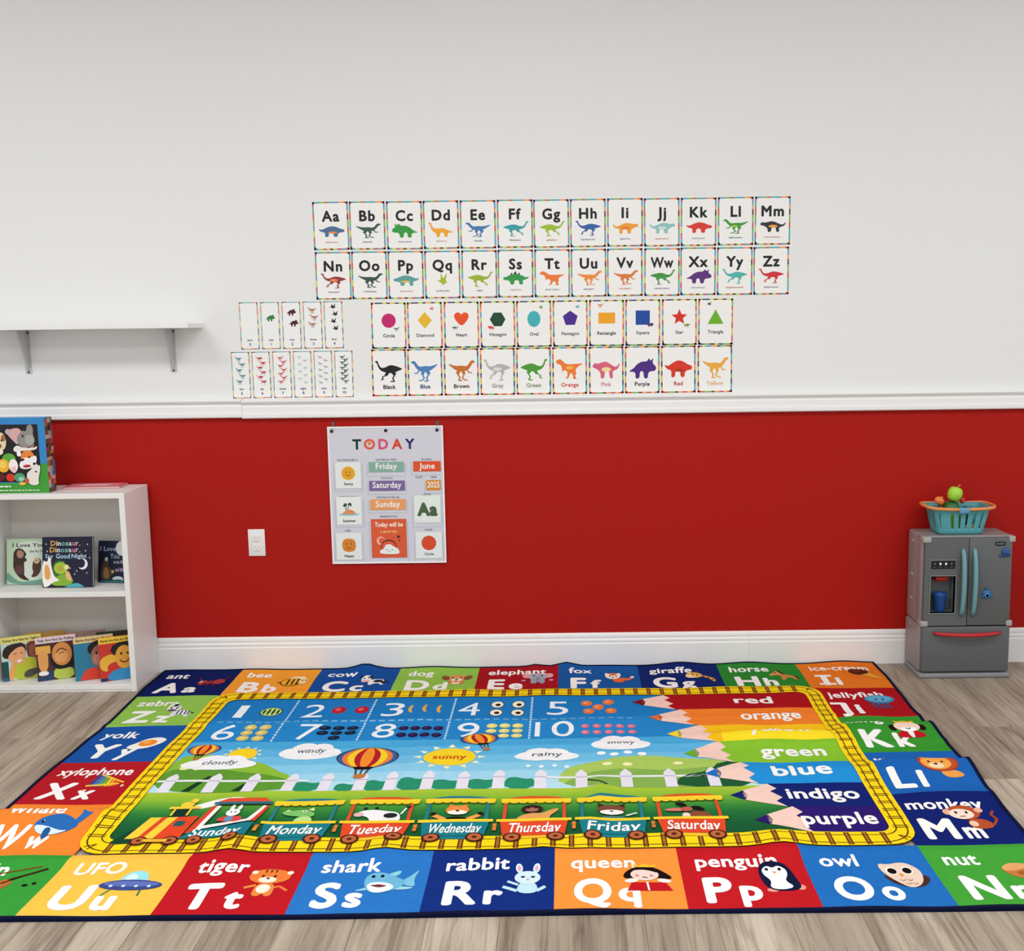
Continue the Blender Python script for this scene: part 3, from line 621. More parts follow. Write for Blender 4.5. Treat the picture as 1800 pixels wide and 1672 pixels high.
def balloon(a):
    O = [(.5, 1), (.75, .97), (.95, .85), (1, .66), (.9, .48), (.65, .33), (.35, .33), (.1, .48), (0, .66), (.05, .85), (.25, .97)]
    a.blob('301c28', [(.5 + (x - .5) * 1.04, y) for x, y in O])
    for k, c in ((1, '3a5f9c'), (.84, 'e8823a'), (.66, 'f4d030'), (.42, 'b3202c'), (.2, 'f0902e')): a.blob(c, [(.5 + (x - .5) * k, .985 * y) for x, y in O])
    a.poly('1c1414', [(.33, .37), (.67, .37), (.62, .29), (.38, .29)]).line('4a2c1c', [(.4, .29), (.43, .12)], .025, True).line('4a2c1c', [(.6, .29), (.57, .12)], .025, True).line('4a2c1c', [(.5, .29), (.5, .12)], .02).blob('c07a3c', [(.4, .13), (.6, .13), (.58, 0), (.42, 0)], 1)
A.at(3.09, 3.10, 1, -1, lv=8).use(balloon, 0, 0, .62, .78)
A.at(1.36, 2.78, 1, -1, lv=3).use(balloon, 0, 0, .34, .42)
A.at(4.36, 2.70, 1, -1, lv=8).use(balloon, 0, 0, .4, .5, rot=-.3)
# train of the week
def c_rab(a): a.ell('eef0f2', .4, .85, .06, .16, hold=True).ell('eef0f2', .62, .85, .06, .16).ell('f4f6f6', .5, .58, .2, .2).blob('d84a4a', [(.15, .1), (.2, .3), (.4, .38), (.62, .38), (.85, .35), (.9, .05)], 1).ell('5a9ac0', .5, .22, .12, .14).ell('201418', .44, .6, .02, .04, hold=True).ell('201418', .56, .6, .02, .04)
def c_croc(a): a.blob('7cc06a', [(.05, .75), (.3, .8), (.45, .85), (.6, .8), (.75, .6), (.7, .4), (.45, .45), (.1, .55)]).poly('cfe89a', [(.1, .75), (.16, .85), (.24, .77)], True).poly('cfe89a', [(.56, .84), (.66, .98), (.7, .74)]).blob('b8e08a', [(.4, .45), (.7, .45), (.76, .02), (.36, .02)]).ell('f4f8ea', .5, .76, .05, .06).ell('182818', .5, .76, .025, .03)
def c_cow(a): a.blob('eceef0', [(0, .5), (.1, .7), (.35, .78), (.6, .7), (.9, .62), (.95, .02), (.35, .02), (.3, .38)]).ell('26262e', .72, .45, .14, .14).ell('e8b0b8', .08, .5, .1, .12).ell('26262e', .18, .82, .04, .08, hold=True).ell('26262e', .4, .84, .04, .08).line('eceef0', [(.92, .5), (1, .85)], .04).ell('26262e', 1.04, .9, .06, .05)
def c_fox(a): a.line('f0a050', [(.3, .15), (.05, .4)], .13, True).line('f0a050', [(.7, .15), (.95, .4)], .13).ell('221818', .03, .48, .06, .08, hold=True).ell('221818', .97, .48, .06, .08).blob('221414', [(.3, .3), (.7, .3), (.72, .02), (.28, .02)]).poly('e8843c', [(.3, .75), (.33, 1), (.46, .85)], True).poly('e8843c', [(.7, .75), (.67, 1), (.54, .85)]).ell('e98c44', .5, .65, .24, .25).ell('f8efe2', .5, .52, .2, .12).ell('201410', .5, .6, .04, .04)
def c_bear(a): a.blob('e0a05c', [(.1, .02), (.2, .35), (.45, .5), (.65, .45), (.85, .7), (1, .75), (.95, .55), (.8, .3), (.8, .02)]).ell('3a2422', .45, .72, .22, .24).ell('a06a5a', .45, .68, .13, .12).ell('201414', .38, .78, .03, .04, hold=True).ell('201414', .52, .78, .03, .04)
def c_cat(a): a.blob('4a7a80', [(.3, .3), (.75, .3), (.8, .02), (.25, .02)]).poly('4a2c24', [(.25, .7), (.22, 1), (.42, .84)], True).poly('4a2c24', [(.75, .7), (.78, 1), (.58, .84)]).ell('7a4a38', .5, .64, .28, .26).ell('f4ece6', .5, .5, .24, .14).ell('201410', .5, .56, .04, .03).line('e8e4e0', [(.78, .3), (1, .45)], .06)
def c_dog(a): a.blob('f0d8d0', [(.35, .4), (.5, .4), (.52, .02), (.34, .02)]).blob('8a4a34', [(.5, .5), (.9, .45), (.92, .02), (.5, .02)]).blob('d87a70', [(0, .62), (.3, .7), (.42, .55), (.35, .48), (.05, .5)]).ell('c05a50', .46, .6, .12, .13).blob('201616', [(.2, .95), (.4, 1), (.5, .75), (.42, .72)], 1).blob('201616', [(.5, .72), (.7, .78), (.85, .55), (.72, .5)], 1)
def wheel(a): a.ell('4a2018', .5, .5, .5).ell('b8663c', .5, .5, .38).ell('5a2818', .5, .5, .14)
def car(u, word, red, fn):
    bc = 'dd4a2a' if red else '1d7a88'; rc = 'd8502c' if red else '2c7a86'; A.at(u, 4.84, 1.06, -1.30, lv=26)
    A.rect('f0c030' if red else '1d7a88', .1, .02, .5, .08); A.rect(rc, .025, .3, .055, .6, True).rect(rc, .525, .3, .555, .6)
    A.use(fn, .29, .40, .42, .28)
    A.poly(bc, [(.01, .27), (.57, .27), (.54, .06), (.04, .06)]).rect('f2cf30', -.02, .265, .6, .305).blob(rc, [(.03, .62), (.15, .67), (.45, .67), (.58, .62)], 1).rect('f4d032', .0, .575, .6, .63)
    for k in range(8): A.ell('f4d032', .0375 + .075 * k, .5725, .036, .02, hold=True, n=10, a0=pi, a1=2 * pi)
    A.lv += 1; A.text('f4f6f4', word, .29, .105, .135, w=.43, align='c', bold=.02, slant=.12, res=3)
    for x in (.12, .47): A.use(wheel, x, .035, .15, .13)
    A.rect('e87a3a', -.045, .13, -.015, .23, True).rect('f0b040', -.045, .16, -.015, .19)
for k, (wd, fn) in enumerate((('Monday', c_croc), ('Tuesday', c_cow), ('Wednesday', c_fox), ('Thursday', c_bear), ('Friday', c_cat), ('Saturday', c_dog))):
    car(2.44 + k * .688, wd, k % 2 == 1, fn)
A.at(-.13, 4.84, 1.02, -1.30, lv=26)          # engine and first carriage
A.blob('17442e', [(1.3, .0), (1.38, .14), (1.46, .26), (1.6, .3), (1.6, .02)], 1).poly('f2d040', [(1.42, .08), (1.52, .08), (1.6, .4), (1.5, .4)]).poly('dd4a2a', [(1.52, .08), (1.57, .08), (1.65, .4), (1.6, .4)]).poly('f2d040', [(1.57, .08), (1.66, .08), (1.74, .4), (1.65, .4)])
A.poly('e04a28', [(1.66, .08), (1.88, .08), (1.92, .4), (1.74, .4)]).rrect('2a5a60', 1.75, .25, 1.84, .33, .02).poly('14342a', [(1.64, .4), (1.80, .4), (1.80, .54), (1.66, .54)]).line('f2d040', [(1.66, .42), (1.66, .54)], .02, True).line('f2d040', [(1.8, .42), (1.8, .54)], .02, True).rect('f2d040', 1.6, .53, 1.87, .57).ell('f2d040', 1.74, .6, .06, .05, hold=True).ell('f2d040', 1.78, .66, .035, .04)
A.poly('d8452c', [(1.90, .14), (1.97, .14), (2.04, .56), (1.98, .56)]).poly('d8452c', [(2.36, .3), (2.44, .3), (2.49, .56), (2.43, .56)]).poly('f0eeea', [(1.97, .18), (2.4, .3), (2.46, .56), (2.43, .56), (2.36, .33), (2.02, .24), (2.06, .56), (2.02, .56)])
A.use(c_rab, 2.2, .42, .3, .3).poly('1d7a88', [(1.88, .06), (2.44, .06), (2.44, .28), (2.3, .24), (1.95, .16)]).poly('d8502c', [(2.0, .62), (2.48, .62), (2.42, .68), (2.08, .68)]).rect('3a6a80', 1.98, .58, 2.5, .62).text('f4f6f4', 'Sunday', 2.16, .085, .11, w=.42, align='c', bold=.02, slant=.15, res=3)
for x in (1.56, 1.82, 2.02, 2.32): A.use(wheel, x, .035, .14, .12)
A.line('f0b83a', [(1.6, .03), (1.8, .03)], .04)
A.at(0, 0, 1, 1, lv=4).blob('f2f2f0', [(1.72, 4.16), (1.66, 4.1), (1.8, 3.98), (1.9, 3.92), (2.05, 3.88), (2.16, 3.92), (2.14, 4.0), (1.98, 4.03), (1.85, 4.1)], 2)
# pencils
PN = [('red', 'a8141e', '7c1420'), ('orange', 'f0822e', 'e8702a'), ('yellow', 'f6c21e', 'f0d838'), ('green', '86c232', '6ab02c'), ('blue', '2490d8', '1f6fc0'), ('indigo', '14246e', '14246e'), ('purple', '2c1a6c', '2c1a6c')]
TU = (5.85, 6.0, 6.16, 6.28, 6.43, 6.6, 6.74)
for k, (wd, c, c2) in enumerate(PN):
    v0, v1 = 1.165 + .514 * k, 1.165 + .514 * (k + 1); t = TU[k]; m = (v0 + v1) / 2; wv = [(t + .38, v0), (t + .45, v0 + .11), (t + .38, m - .08), (t + .47, m + .06), (t + .40, v1 - .12), (t + .48, v1)]
    A.at(0, 0, 1, 1, lv=10).poly(c, wv + [(IU1, v1), (IU1, v0)], True)
    A.poly('f2cfc2', [(t + .12, m - .10), wv[0]] + wv[1:] + [(t + .12, m + .10)], True).poly(c2, [(t, m), (t + .13, m - .105), (t + .16, m), (t + .13, m + .105)])
    if wd == 'yellow': A.rect('fbe12a', t + .56, m + .02, IU1, v1)
    A.at(0, m + .09, 1, -1, lv=13).text(WHT, wd, (7.24, 7.35, 7.35, 7.38, 7.36, 7.45, 7.48)[k], 0, .235, align='c', bold=.03, wmax=.66, res=4)
# the track
TO, TI = (.95, .93, 8.07, 5.0), (1.165, 1.165, 7.875, 4.755)
def rr(box, r, n=6):
    x0, y0, x1, y1 = box; P = []
    for cx, cy, a in ((x1 - r, y0 + r, -pi / 2), (x1 - r, y1 - r, 0), (x0 + r, y1 - r, pi / 2), (x0 + r, y0 + r, pi)):
        for i in range(n + 1): P.append((cx + r * cos(a + pi / 2 * i / n), cy + r * sin(a + pi / 2 * i / n)))
    return P
def ring(col, b0, r0, b1, r1, lv):
    P, Q = rr(b0, r0), rr(b1, r1); n = len(P)
    A.at(0, 0, 1, 1, lv=lv).raw(col, [[P[i], P[(i + 1) % n], Q[(i + 1) % n], Q[i]] for i in range(n)])
def ins(b, d): return (b[0] + d, b[1] + d, b[2] - d, b[3] - d)
ring('f8d61c', TO, .3, TI, .12, 22)
ring('5a3a14', ins(TO, .045), .27, ins(TO, .058), .26, 23); ring('5a3a14', ins(TI, -.062), .16, ins(TI, -.05), .15, 23)
def ties(a, b, horiz, lo, hi):
    n = round((b - a) / .157)
    for k in range(n + 1):
        t = a + (b - a) * k / n
        for d in (-.022, .012):
            if horiz: A.at(0, 0, 1, 1, lv=24).rect('5c3212', t + d, lo + .01, t + d + .012, hi - .01)
            else: A.at(0, 0, 1, 1, lv=24).rect('5c3212', lo + .03, t + d, hi - .03, t + d + .014)
        if horiz: A.at(0, 0, 1, 1, lv=23).rect('a8702a', t - .022, lo + .01, t + .024, hi - .01)
ties(1.25, 7.78, True, TO[1], TI[1]); ties(1.25, 7.78, True, TI[3], TO[3]); ties(1.3, 4.66, False, TO[0], TI[0]); ties(1.3, 4.66, False, TI[2], TO[2])
for cx, cy, sx, sy in ((1.1, 1.1, -1, -1), (7.93, 1.1, 1, -1), (1.1, 4.84, -1, 1), (7.93, 4.84, 1, 1)):
    for k in (.25, .75): A.at(0, 0, 1, 1, lv=24).line('5c3212', [(cx + sx * -.02, cy + sy * -.02), (cx + sx * .075 * sin(k * pi / 2), cy + sy * .075 * cos(k * pi / 2))], .014)
for p, c, lv in A.p: drape(p, (c[0] * .93, c[1] * .93, c[2] * .93, 1), lv)
rug = empty('alphabet_rug', (RUX, RUY - 3 * SV, 0)); tag(rug, 'colourful alphabet play rug with train and pencil pictures on the floor', 'rug', kind='thing')
me = bpy.data.meshes.new('printed_pile'); ox, oy = RUX, RUY - 3 * SV
me.from_pydata([(x - ox, y - oy, z) for x, y, z in RV], [], RF)
ca = me.color_attributes.new('Col', 'FLOAT_COLOR', 'CORNER'); buf = []
for f, c in zip(RF, RC): buf.extend(c * len(f))
ca.data.foreach_set('color', buf); me.polygons.foreach_set('use_smooth', [True] * len(RF)); me.materials.append(M_rug); me.update()
me.normals_split_custom_set_from_vertices(RN)
o = bpy.data.objects.new('printed_pile', me); COL.objects.link(o); o.parent = rug
# bound edge all round
mb = MB(); E = []
NN = 90
for a, b, n in (((0, 0), (9, 0), 90), ((9, 0), (9, 6), 120), ((9, 6), (0, 6), 90), ((0, 6), (0, 0), 120)):
    for k in range(n): E.append((a[0] + (b[0] - a[0]) * k / n, a[1] + (b[1] - a[1]) * k / n))
sec = ((.020, .0012), (.022, -.003), (-.004, -.004), (-.022, -.0045), (-.034, -.006))   # offset outward (tiles), height
rings = []
for u, v in E:
    du = -1 if u <= 0 else 1 if u >= 9 else 0; dv = -1 if v <= 0 else 1 if v >= 6 else 0
    h = rug_h(u, v); rg = []
    for off, dz in ((-.030, .0012), (-.012, .0030), (.006, .0016), (.010, -.0015), (.010, -9)):
        x, y = rug_xy(u + du * off, v + dv * off); rg.append((x - ox, y - oy, max(h + dz, .0002)))
    rings.append(rg)
for i in range(len(rings)):
    j = (i + 1) % len(rings)
    for k in range(4): mb.face([rings[i][k], rings[i][k + 1], rings[j][k + 1], rings[j][k]], lin('0a1030'), True)
tag(mb.build('binding', M_bind, rug), 'navy sewn binding')
# ================================================================ flash cards on the wall
# dinosaur outlines in the unit square, all looking to the left
DZ_ = {
 'rex': [(0, .80), (.05, .93), (.17, .97), (.27, .86), (.36, .74), (.52, .72), (.72, .74), (1, .76), (.78, .60), (.70, .46), (.74, .3), (.68, .18), (.76, .04), (.60, .03), (.63, .16), (.56, .32), (.52, .30), (.48, .16), (.44, .06), (.34, .05), (.42, .18), (.42, .38), (.34, .46), (.27, .42), (.22, .34), (.24, .48), (.2, .66), (.14, .74), (.02, .70), (.1, .78)],
 'raptor': [(0, .88), (.06, .97), (.16, .95), (.22, .82), (.31, .68), (.5, .73), (.7, .70), (1, .84), (.80, .60), (.62, .46), (.44, .44), (.28, .50), (.17, .66), (.11, .82)],
 'ostrich': [(0, .93), (.05, 1), (.11, .97), (.14, .82), (.21, .66), (.34, .66), (.54, .80), (.76, .74), (1, .60), (.84, .52), (.70, .44), (.5, .40), (.34, .45), (.19, .54), (.10, .74), (.08, .88)],
 'sauropod': [(0, .93), (.05, 1), (.11, .96), (.13, .8), (.2, .6), (.35, .58), (.55, .62), (.75, .46), (1, .30), (.8, .32), (.72, .28), (.72, .02), (.6, .02), (.58, .32), (.44, .32), (.42, .02), (.3, .02), (.3, .26), (.18, .38), (.1, .58), (.07, .84)],
 'longtail': [(0, .62), (.1, .78), (.2, .72), (.3, .78), (.5, .84), (.7, .66), (.85, .55), (1, .80), (.93, .5), (.78, .40), (.72, .36), (.74, .04), (.62, .04), (.6, .40), (.46, .40), (.42, .04), (.3, .04), (.3, .3), (.2, .46), (.06, .54)],
 'armored': [(0, .5), (.06, .62), (.16, .64), (.3, .78), (.5, .86), (.7, .74), (.86, .58), (1, .66), (.92, .46), (.78, .40), (.74, .32), (.76, .06), (.62, .06), (.6, .38), (.44, .38), (.42, .06), (.28, .06), (.27, .3), (.18, .38), (.05, .40)],
 'horned': [(0, .48), (.04, .62), (.14, .72), (.10, 1.0), (.2, .82), (.26, .98), (.34, .80), (.5, .82), (.68, .70), (.8, .5), (1, .34), (.82, .34), (.74, .28), (.74, .02), (.6, .02), (.58, .36), (.46, .36), (.44, .02), (.30, .02), (.29, .28), (.2, .36), (.06, .36)],
 'wing': [(.02, .5), (.3, .42), (.36, .7), (.28, 1.0), (.46, .72), (.52, .55), (.62, .74), (.78, 1.0), (.72, .7), (.66, .44), (.8, .3), (.62, .26), (.5, .1), (.4, .26), (.26, .34)],
}
LEGS = {'raptor': (([(.56, .56), (.64, .34)], .13), ([(.64, .34), (.55, .17), (.60, .03), (.47, .02)], .055), ([(.46, .52), (.40, .33)], .11), ([(.40, .33), (.47, .16), (.38, .05), (.28, .05)], .05), ([(.30, .54), (.22, .38), (.12, .40)], .045)),
 'ostrich': (([(.60, .54), (.70, .33)], .13), ([(.70, .33), (.62, .17), (.68, .02), (.54, .02)], .05), ([(.48, .50), (.38, .30)], .11), ([(.38, .30), (.26, .24), (.28, .12), (.20, .10)], .045))}
def dino(kind, col, belly=None, plates=None):
    def f(a):
        if plates:
            for x, y, s in ((.2, .66, .1), (.32, .8, .14), (.46, .88, .17), (.6, .8, .15), (.74, .64, .11)): a.poly(plates, [(x - s * .45, y - .1), (x + s * .45, y - .1), (x + .02, y + s * 1.1)], True)
            a.lv += 1
        a.blob(col, DZ_[kind], 1)
        for pts, wd in LEGS.get(kind, ()): a.line(col, pts, wd)
        if belly:
            cx, cy, rx, ry = {'rex': (.5, .56, .14, .09), 'raptor': (.44, .5, .12, .08), 'ostrich': (.5, .54, .16, .09), 'sauropod': (.46, .38, .14, .08), 'longtail': (.5, .46, .17, .11), 'armored': (.46, .38, .18, .07), 'horned': (.46, .36, .14, .08), 'wing': (.5, .3, .05, .08)}[kind]
            a.ell(belly, cx, cy, rx, ry, n=10)
    return f
BORD = ['3fae9a', '2a3b7a', 'e9b93c', 'd8432f', '7ab648', '33202c', 'f09a3e', '4a9ac8', 'c9d84a', 'c2477c']
def border(a, w, h, t, seed):
    # printed rainbow edge: a run of short coloured dashes, with the white field laid over it
    rn = random.Random(seed); per = [(0, 0, w, 0), (w, 0, w, h), (w, h, 0, h), (0, h, 0, 0)]; k = seed
    for i, (x0, y0, x1, y1) in enumerate(per):
        L = math.hypot(x1 - x0, y1 - y0); s = 0
        while s < L:
            e = min(L, s + rn.uniform(.012, .03)); c = BORD[k % len(BORD)]; k += rn.choice((1, 1, 3)); p, q = s / L, e / L
            nx, ny = ((0, t), (-t, 0), (0, -t), (t, 0))[i]
            ax, ay, bx, by = x0 + (x1 - x0) * p, y0 + (y1 - y0) * p, x0 + (x1 - x0) * q, y0 + (y1 - y0) * q
            a.poly(c, [(ax, ay), (bx, by), (bx + nx, by + ny), (ax + nx, ay + ny)], True); s = e
    a.lv += 1
def card(name, w, h, x, z, art, label, cat, group, tilt=0):
    mb = sheet(name, w, h, .0009, art, 'f0f0ee')
    o = mb.build(name, M_print, loc=(x + w / 2, -.0006, z), rot=(0, tilt, 0)); tag(o, label, cat, group); return o
CW, CH = .1428, .190
ABC = [('Aa', 'ankylosaurus', 'armored', 1, '4a6d96', 'ee8a4a', 'blue and orange armoured'), ('Bb', 'baryonyx', 'raptor', 1, '3a5a50', None, 'dark green raptor'), ('Cc', 'chasmosaurus', 'horned', 0, '2f9a3c', None, 'green horned'),
 ('Dd', 'diplodocus', 'sauropod', 0, 'f0a92e', None, 'yellow long-necked'), ('Ee', 'edmarka', 'raptor', 0, '3f78b0', None, 'blue raptor'), ('Ff', 'fukuisaurus', 'ostrich', 1, '2f9fa6', None, 'teal two-legged'),
 ('Gg', 'gallimimus', 'ostrich', 1, '9dbf2f', None, 'lime green slim'), ('Hh', 'hypsilophodon', 'ostrich', 0, '2f5fa6', None, 'deep blue running'), ('Ii', 'iguanodon', 'longtail', 1, 'f0a02e', 'e87f28', 'orange striped'),
 ('Jj', 'jaxartosaurus', 'longtail', 1, '8fc4c0', 'c4e2de', 'pale aqua'), ('Kk', 'kentrosaurus', 'armored', 1, 'd8382a', None, 'red four-legged'), ('Ll', 'lambeosaurus', 'raptor', 0, '3f9a3a', 'a8c83a', 'green crested'),
 ('Mm', 'mamenchisaurus', 'longtail', 0, '2c3038', 'eda23a', 'black and orange long-tailed'), ('Nn', 'nanosaurus', 'ostrich', 0, '96303a', 'ee8a4a', 'maroon and orange'), ('Oo', 'ornitholestes', 'raptor', 1, '2f4f48', None, 'dark green slender'),
 ('Pp', 'pinacosaurus', 'armored', 0, '5aa0a0', 'e8b83a', 'teal and yellow low'), ('Qq', 'quetzalcoatlus', 'wing', 0, 'a8bc2c', None, 'winged yellow-green'), ('Rr', 'rugops', 'ostrich', 1, '9ab22c', None, 'olive green big-bodied'),
 ('Ss', 'stegosaurus', 'armored', 0, '2f9a48', None, 'green plated'), ('Tt', 'tyrannosaurus', 'rex', 0, 'ee7a32', None, 'orange big-headed'), ('Uu', 'utahraptor', 'raptor', 1, 'f08a34', None, 'bright orange raptor'),
 ('Vv', 'velociraptor', 'raptor', 1, 'dd7a30', None, 'brown-orange raptor'), ('Ww', 'wannanosaurus', 'ostrich', 1, '3f963a', None, 'mid green two-legged'), ('Xx', 'xenoceratops', 'horned', 1, '5a2a7c', None, 'purple horned'),
 ('Yy', 'yangchuanosaurus', 'ostrich', 0, '4fb4ac', None, 'turquoise two-legged'), ('Zz', 'zephyrosaurus', 'ostrich', 0, 'd02c3a', None, 'crimson slim')]
rn = random.Random(2)
for k, (ltr, nm, kind, fl, c, c2, desc) in enumerate(ABC):
    a = Art(); a.at(-CW / 2, 0); border(a, CW, CH, .0075, 7)
    a.rrect('f1f1f0', .0055, .0055, CW - .0055, CH - .0055, .009)
    a.text('15171a', ltr, CW / 2, .1135, .042, align='c', bold=.036, wmax=.092, res=3, track=.10)
    a.use(dino(kind, c, c2, '2a1c20' if ltr == 'Ss' else None), CW / 2 + .002, .075, .108 if kind != 'wing' else .06, .060 if kind not in ('armored', 'longtail') else .054, flip=bool(fl))
    a.text('c05a4a' if k % 3 == 0 else '30507a', nm, CW / 2, .0275, .0068, align='c', bold=.014, wmax=.1, res=1)
    r, i = divmod(k, 13)
    card('flash_card', CW, CH, -1.0105 + (.1484 if r == 0 else .14815) * i + rn.uniform(-.0012, .0012) + .001 * r, (1.7525, 1.5545)[r] + rn.uniform(-.001, .001), a,
         'letter %s card with a %s dinosaur' % (ltr, desc), 'flash card', 'alphabet cards with dinosaurs', rn.uniform(-.006, .006))
def heart(a, c): a.blob(c, [(.5, 0), (.04, .52), (-.04, .86), (.2, 1.04), (.42, .98), (.5, .84), (.58, .98), (.8, 1.04), (1.04, .86), (.96, .52)], 2)
def ngon(n, rot=pi / 2): return [(.5 + .55 * cos(rot + 2 * pi * i / n), .5 + .55 * sin(rot + 2 * pi * i / n)) for i in range(n)]
SHP = [('Circle', 'c4196e', 'magenta circle', lambda a, c: a.ell(c, .5, .5, .5, n=28), 'raptor', '4a7a70', 1, -.32), ('Diamond', 'e8b828', 'yellow diamond', lambda a, c: a.poly(c, [(.5, -.08), (1, .5), (.5, 1.08), (0, .5)]), 'wing', 'd06a4a', 0, .7),
 ('Heart', 'e8501e', 'orange-red heart', heart, 'ostrich', '4a5a50', 1, -.3), ('Hexagon', '14462e', 'dark green hexagon', lambda a, c: a.poly(c, ngon(6, 0)), 'horned', 'd8405a', 0, -.3), ('Oval', '42b0b8', 'aqua oval', lambda a, c: a.ell(c, .5, .5, .46, .56, n=28), 'wing', '7a9a4a', 0, .7),
 ('Pentagon', '46208c', 'purple pentagon', lambda a, c: a.poly(c, ngon(5)), 'wing', '5ab0b4', 0, .7), ('Rectangle', 'f0a41e', 'orange rectangle', lambda a, c: a.rect(c, -.08, .12, 1.1, .88), 'raptor', 'e07a3a', 1, .75), ('Square', '14489c', 'blue square', lambda a, c: a.rect(c, 0, 0, 1, 1), 'horned', '4a205c', 1, -.25),
 ('Star', 'd82a1c', 'red star', lambda a, c: a.poly(c, [(.5 + (.58, .26)[i % 2] * cos(pi / 2 + i * pi / 5), .5 + (.58, .26)[i % 2] * sin(pi / 2 + i * pi / 5)) for i in range(10)]), 'longtail', '8a8a3a', 1, -.3), ('Triangle', '6cb01e', 'green triangle', lambda a, c: a.poly(c, [(-.06, 0), (1.06, 0), (.5, 1.02)]), 'wing', '4a3a40', 0, .78)]
for k, (wd, c, desc, fn, dk, dc, dx, dy) in enumerate(SHP):
    a = Art(); a.at(-.0705, 0); border(a, .141, .186, .0075, 11); a.rrect('f1f1f0', .0055, .0055, .1355, .1805, .009)
    a.use(lambda q, f=fn, cc=c: f(q, cc), .0705, .113, .058, .058)
    a.use(dino(dk, dc), .0705 + (.03 if k not in (2, 3, 6, 9) else -.026), .113 + dy * .068 - .012 * (dy < 0), .03, .018, flip=bool(dx))
    a.text('2a2c30', wd, .0705, .046, .0135, align='c', bold=.02, wmax=.085)
    card('flash_card', .141, .186, -.7895 + .1483 * k + rn.uniform(-.001, .001), 1.354, a, 'shape card showing a %s' % desc, 'flash card', 'shape cards', rn.uniform(-.006, .006))
CLR = [('Black', '101014', None, 'ostrich', 0, '16161a'), ('Blue', '4a80b8', None, 'raptor', 0, '2a4a80'), ('Brown', 'c8702a', None, 'raptor', 1, '503020'), ('Gray', 'b4b4b4', 'dcdcdc', 'ostrich', 0, '9a9a9a'), ('Green', '4a9a2e', None, 'ostrich', 1, '8a9a80'),
 ('Orange', 'ee7a32', 'f4b04a', 'rex', 0, 'd04a40'), ('Pink', 'd8607c', 'f4dca0', 'longtail', 0, 'd080a4'), ('Purple', '4a2480', None, 'horned', 1, '221c3c'), ('Red', 'd8341e', 'b02818', 'armored', 1, 'c03040'), ('Yellow', 'ecaa3c', None, 'raptor', 1, 'e8b88a')]
for k, (wd, c, c2, kind, fl, tc) in enumerate(CLR):
    a = Art(); a.at(-.0705, 0); border(a, .141, .1915, .0075, 23); a.rrect('f1f1f0', .0055, .0055, .1355, .186, .009)
    a.use(dino(kind, c, c2), .0705, .102, .116, .088, flip=bool(fl)); a.text(tc, wd, .0705, .030, .0165, align='c', bold=.03, wmax=.1)
    card('flash_card', .141, .1915, -.794 + .1485 * k + rn.uniform(-.001, .001), 1.1595, a, 'colour card reading %s under a %s dinosaur' % (wd, wd.lower()), 'flash card', 'colour word cards', rn.uniform(-.005, .005))
NUM = [('zero', None, '', 0), ('one', 'horned', '2f7a3c', 1), ('two', 'horned', '4a1428', 1), ('three', 'raptor', 'b06a50', 0), ('four', 'wing', '2a262a', 0), ('five', 'raptor', '3a8088', 0), ('six', 'ostrich', 'c02a38', 0), ('seven', 'raptor', 'd0484a', 1), ('eight', 'ostrich', 'a8c8c4', 1), ('nine', 'sauropod', 'a09aac', 0), ('ten', 'raptor', '2c4a44', 1)]
for k, (wd, kind, c, fl) in enumerate(NUM):
    hh = .189; ww = .0745 if k < 5 else .0735
    a = Art(); a.at(-ww / 2, 0); border(a, ww, hh, .0045, 31); a.rrect('eef0f0', .003, .003, ww - .003, hh - .003, .004)
    z0, z1 = .062, hh - .024
    for i in range(k):
        if k in (8, 9): x, y = (.026, .048)[i % 2], z1 - (z1 - z0) * (i / (k - 1)); s = .022
        elif k < 5: x, y = ww / 2 + (.004 if i % 2 else -.004) + .004, (z0 + z1) / 2 + .012 + ((k - 1) / 2 - i) * (.029 if k > 2 else .044); s = .040
        else: x, y = ww / 2 + (.007 if i % 2 else -.006), z1 - (z1 - z0) * ((i + .2) / (k - .6)); s = .038 - .001 * k
        a.use(dino(kind, c), x, y, s, s * (.62 if k > 2 else .75), flip=bool(fl), lv=4)
    a.lv = 8; a.text('3a3c44', wd, ww / 2, .033, .0085, align='c', bold=.02); a.text('3a4a6a', str(k), ww / 2, .014, .011, align='c', bold=.02)
    what = 'blank number card reading zero' if k == 0 else 'narrow number card reading %s, with %s small dinosaur%s' % (wd, wd, 's' if k > 1 else '')
    if k < 5: card('number_card', ww, hh, -1.3245 + .0862 * k, 1.3585, a, what, 'number card', 'number cards', rn.uniform(-.006, .006))
    else: card('number_card', ww, hh, -1.368 + .0844 * (k - 5), 1.1585, a, what, 'number card', 'number cards', rn.uniform(-.006, .006))

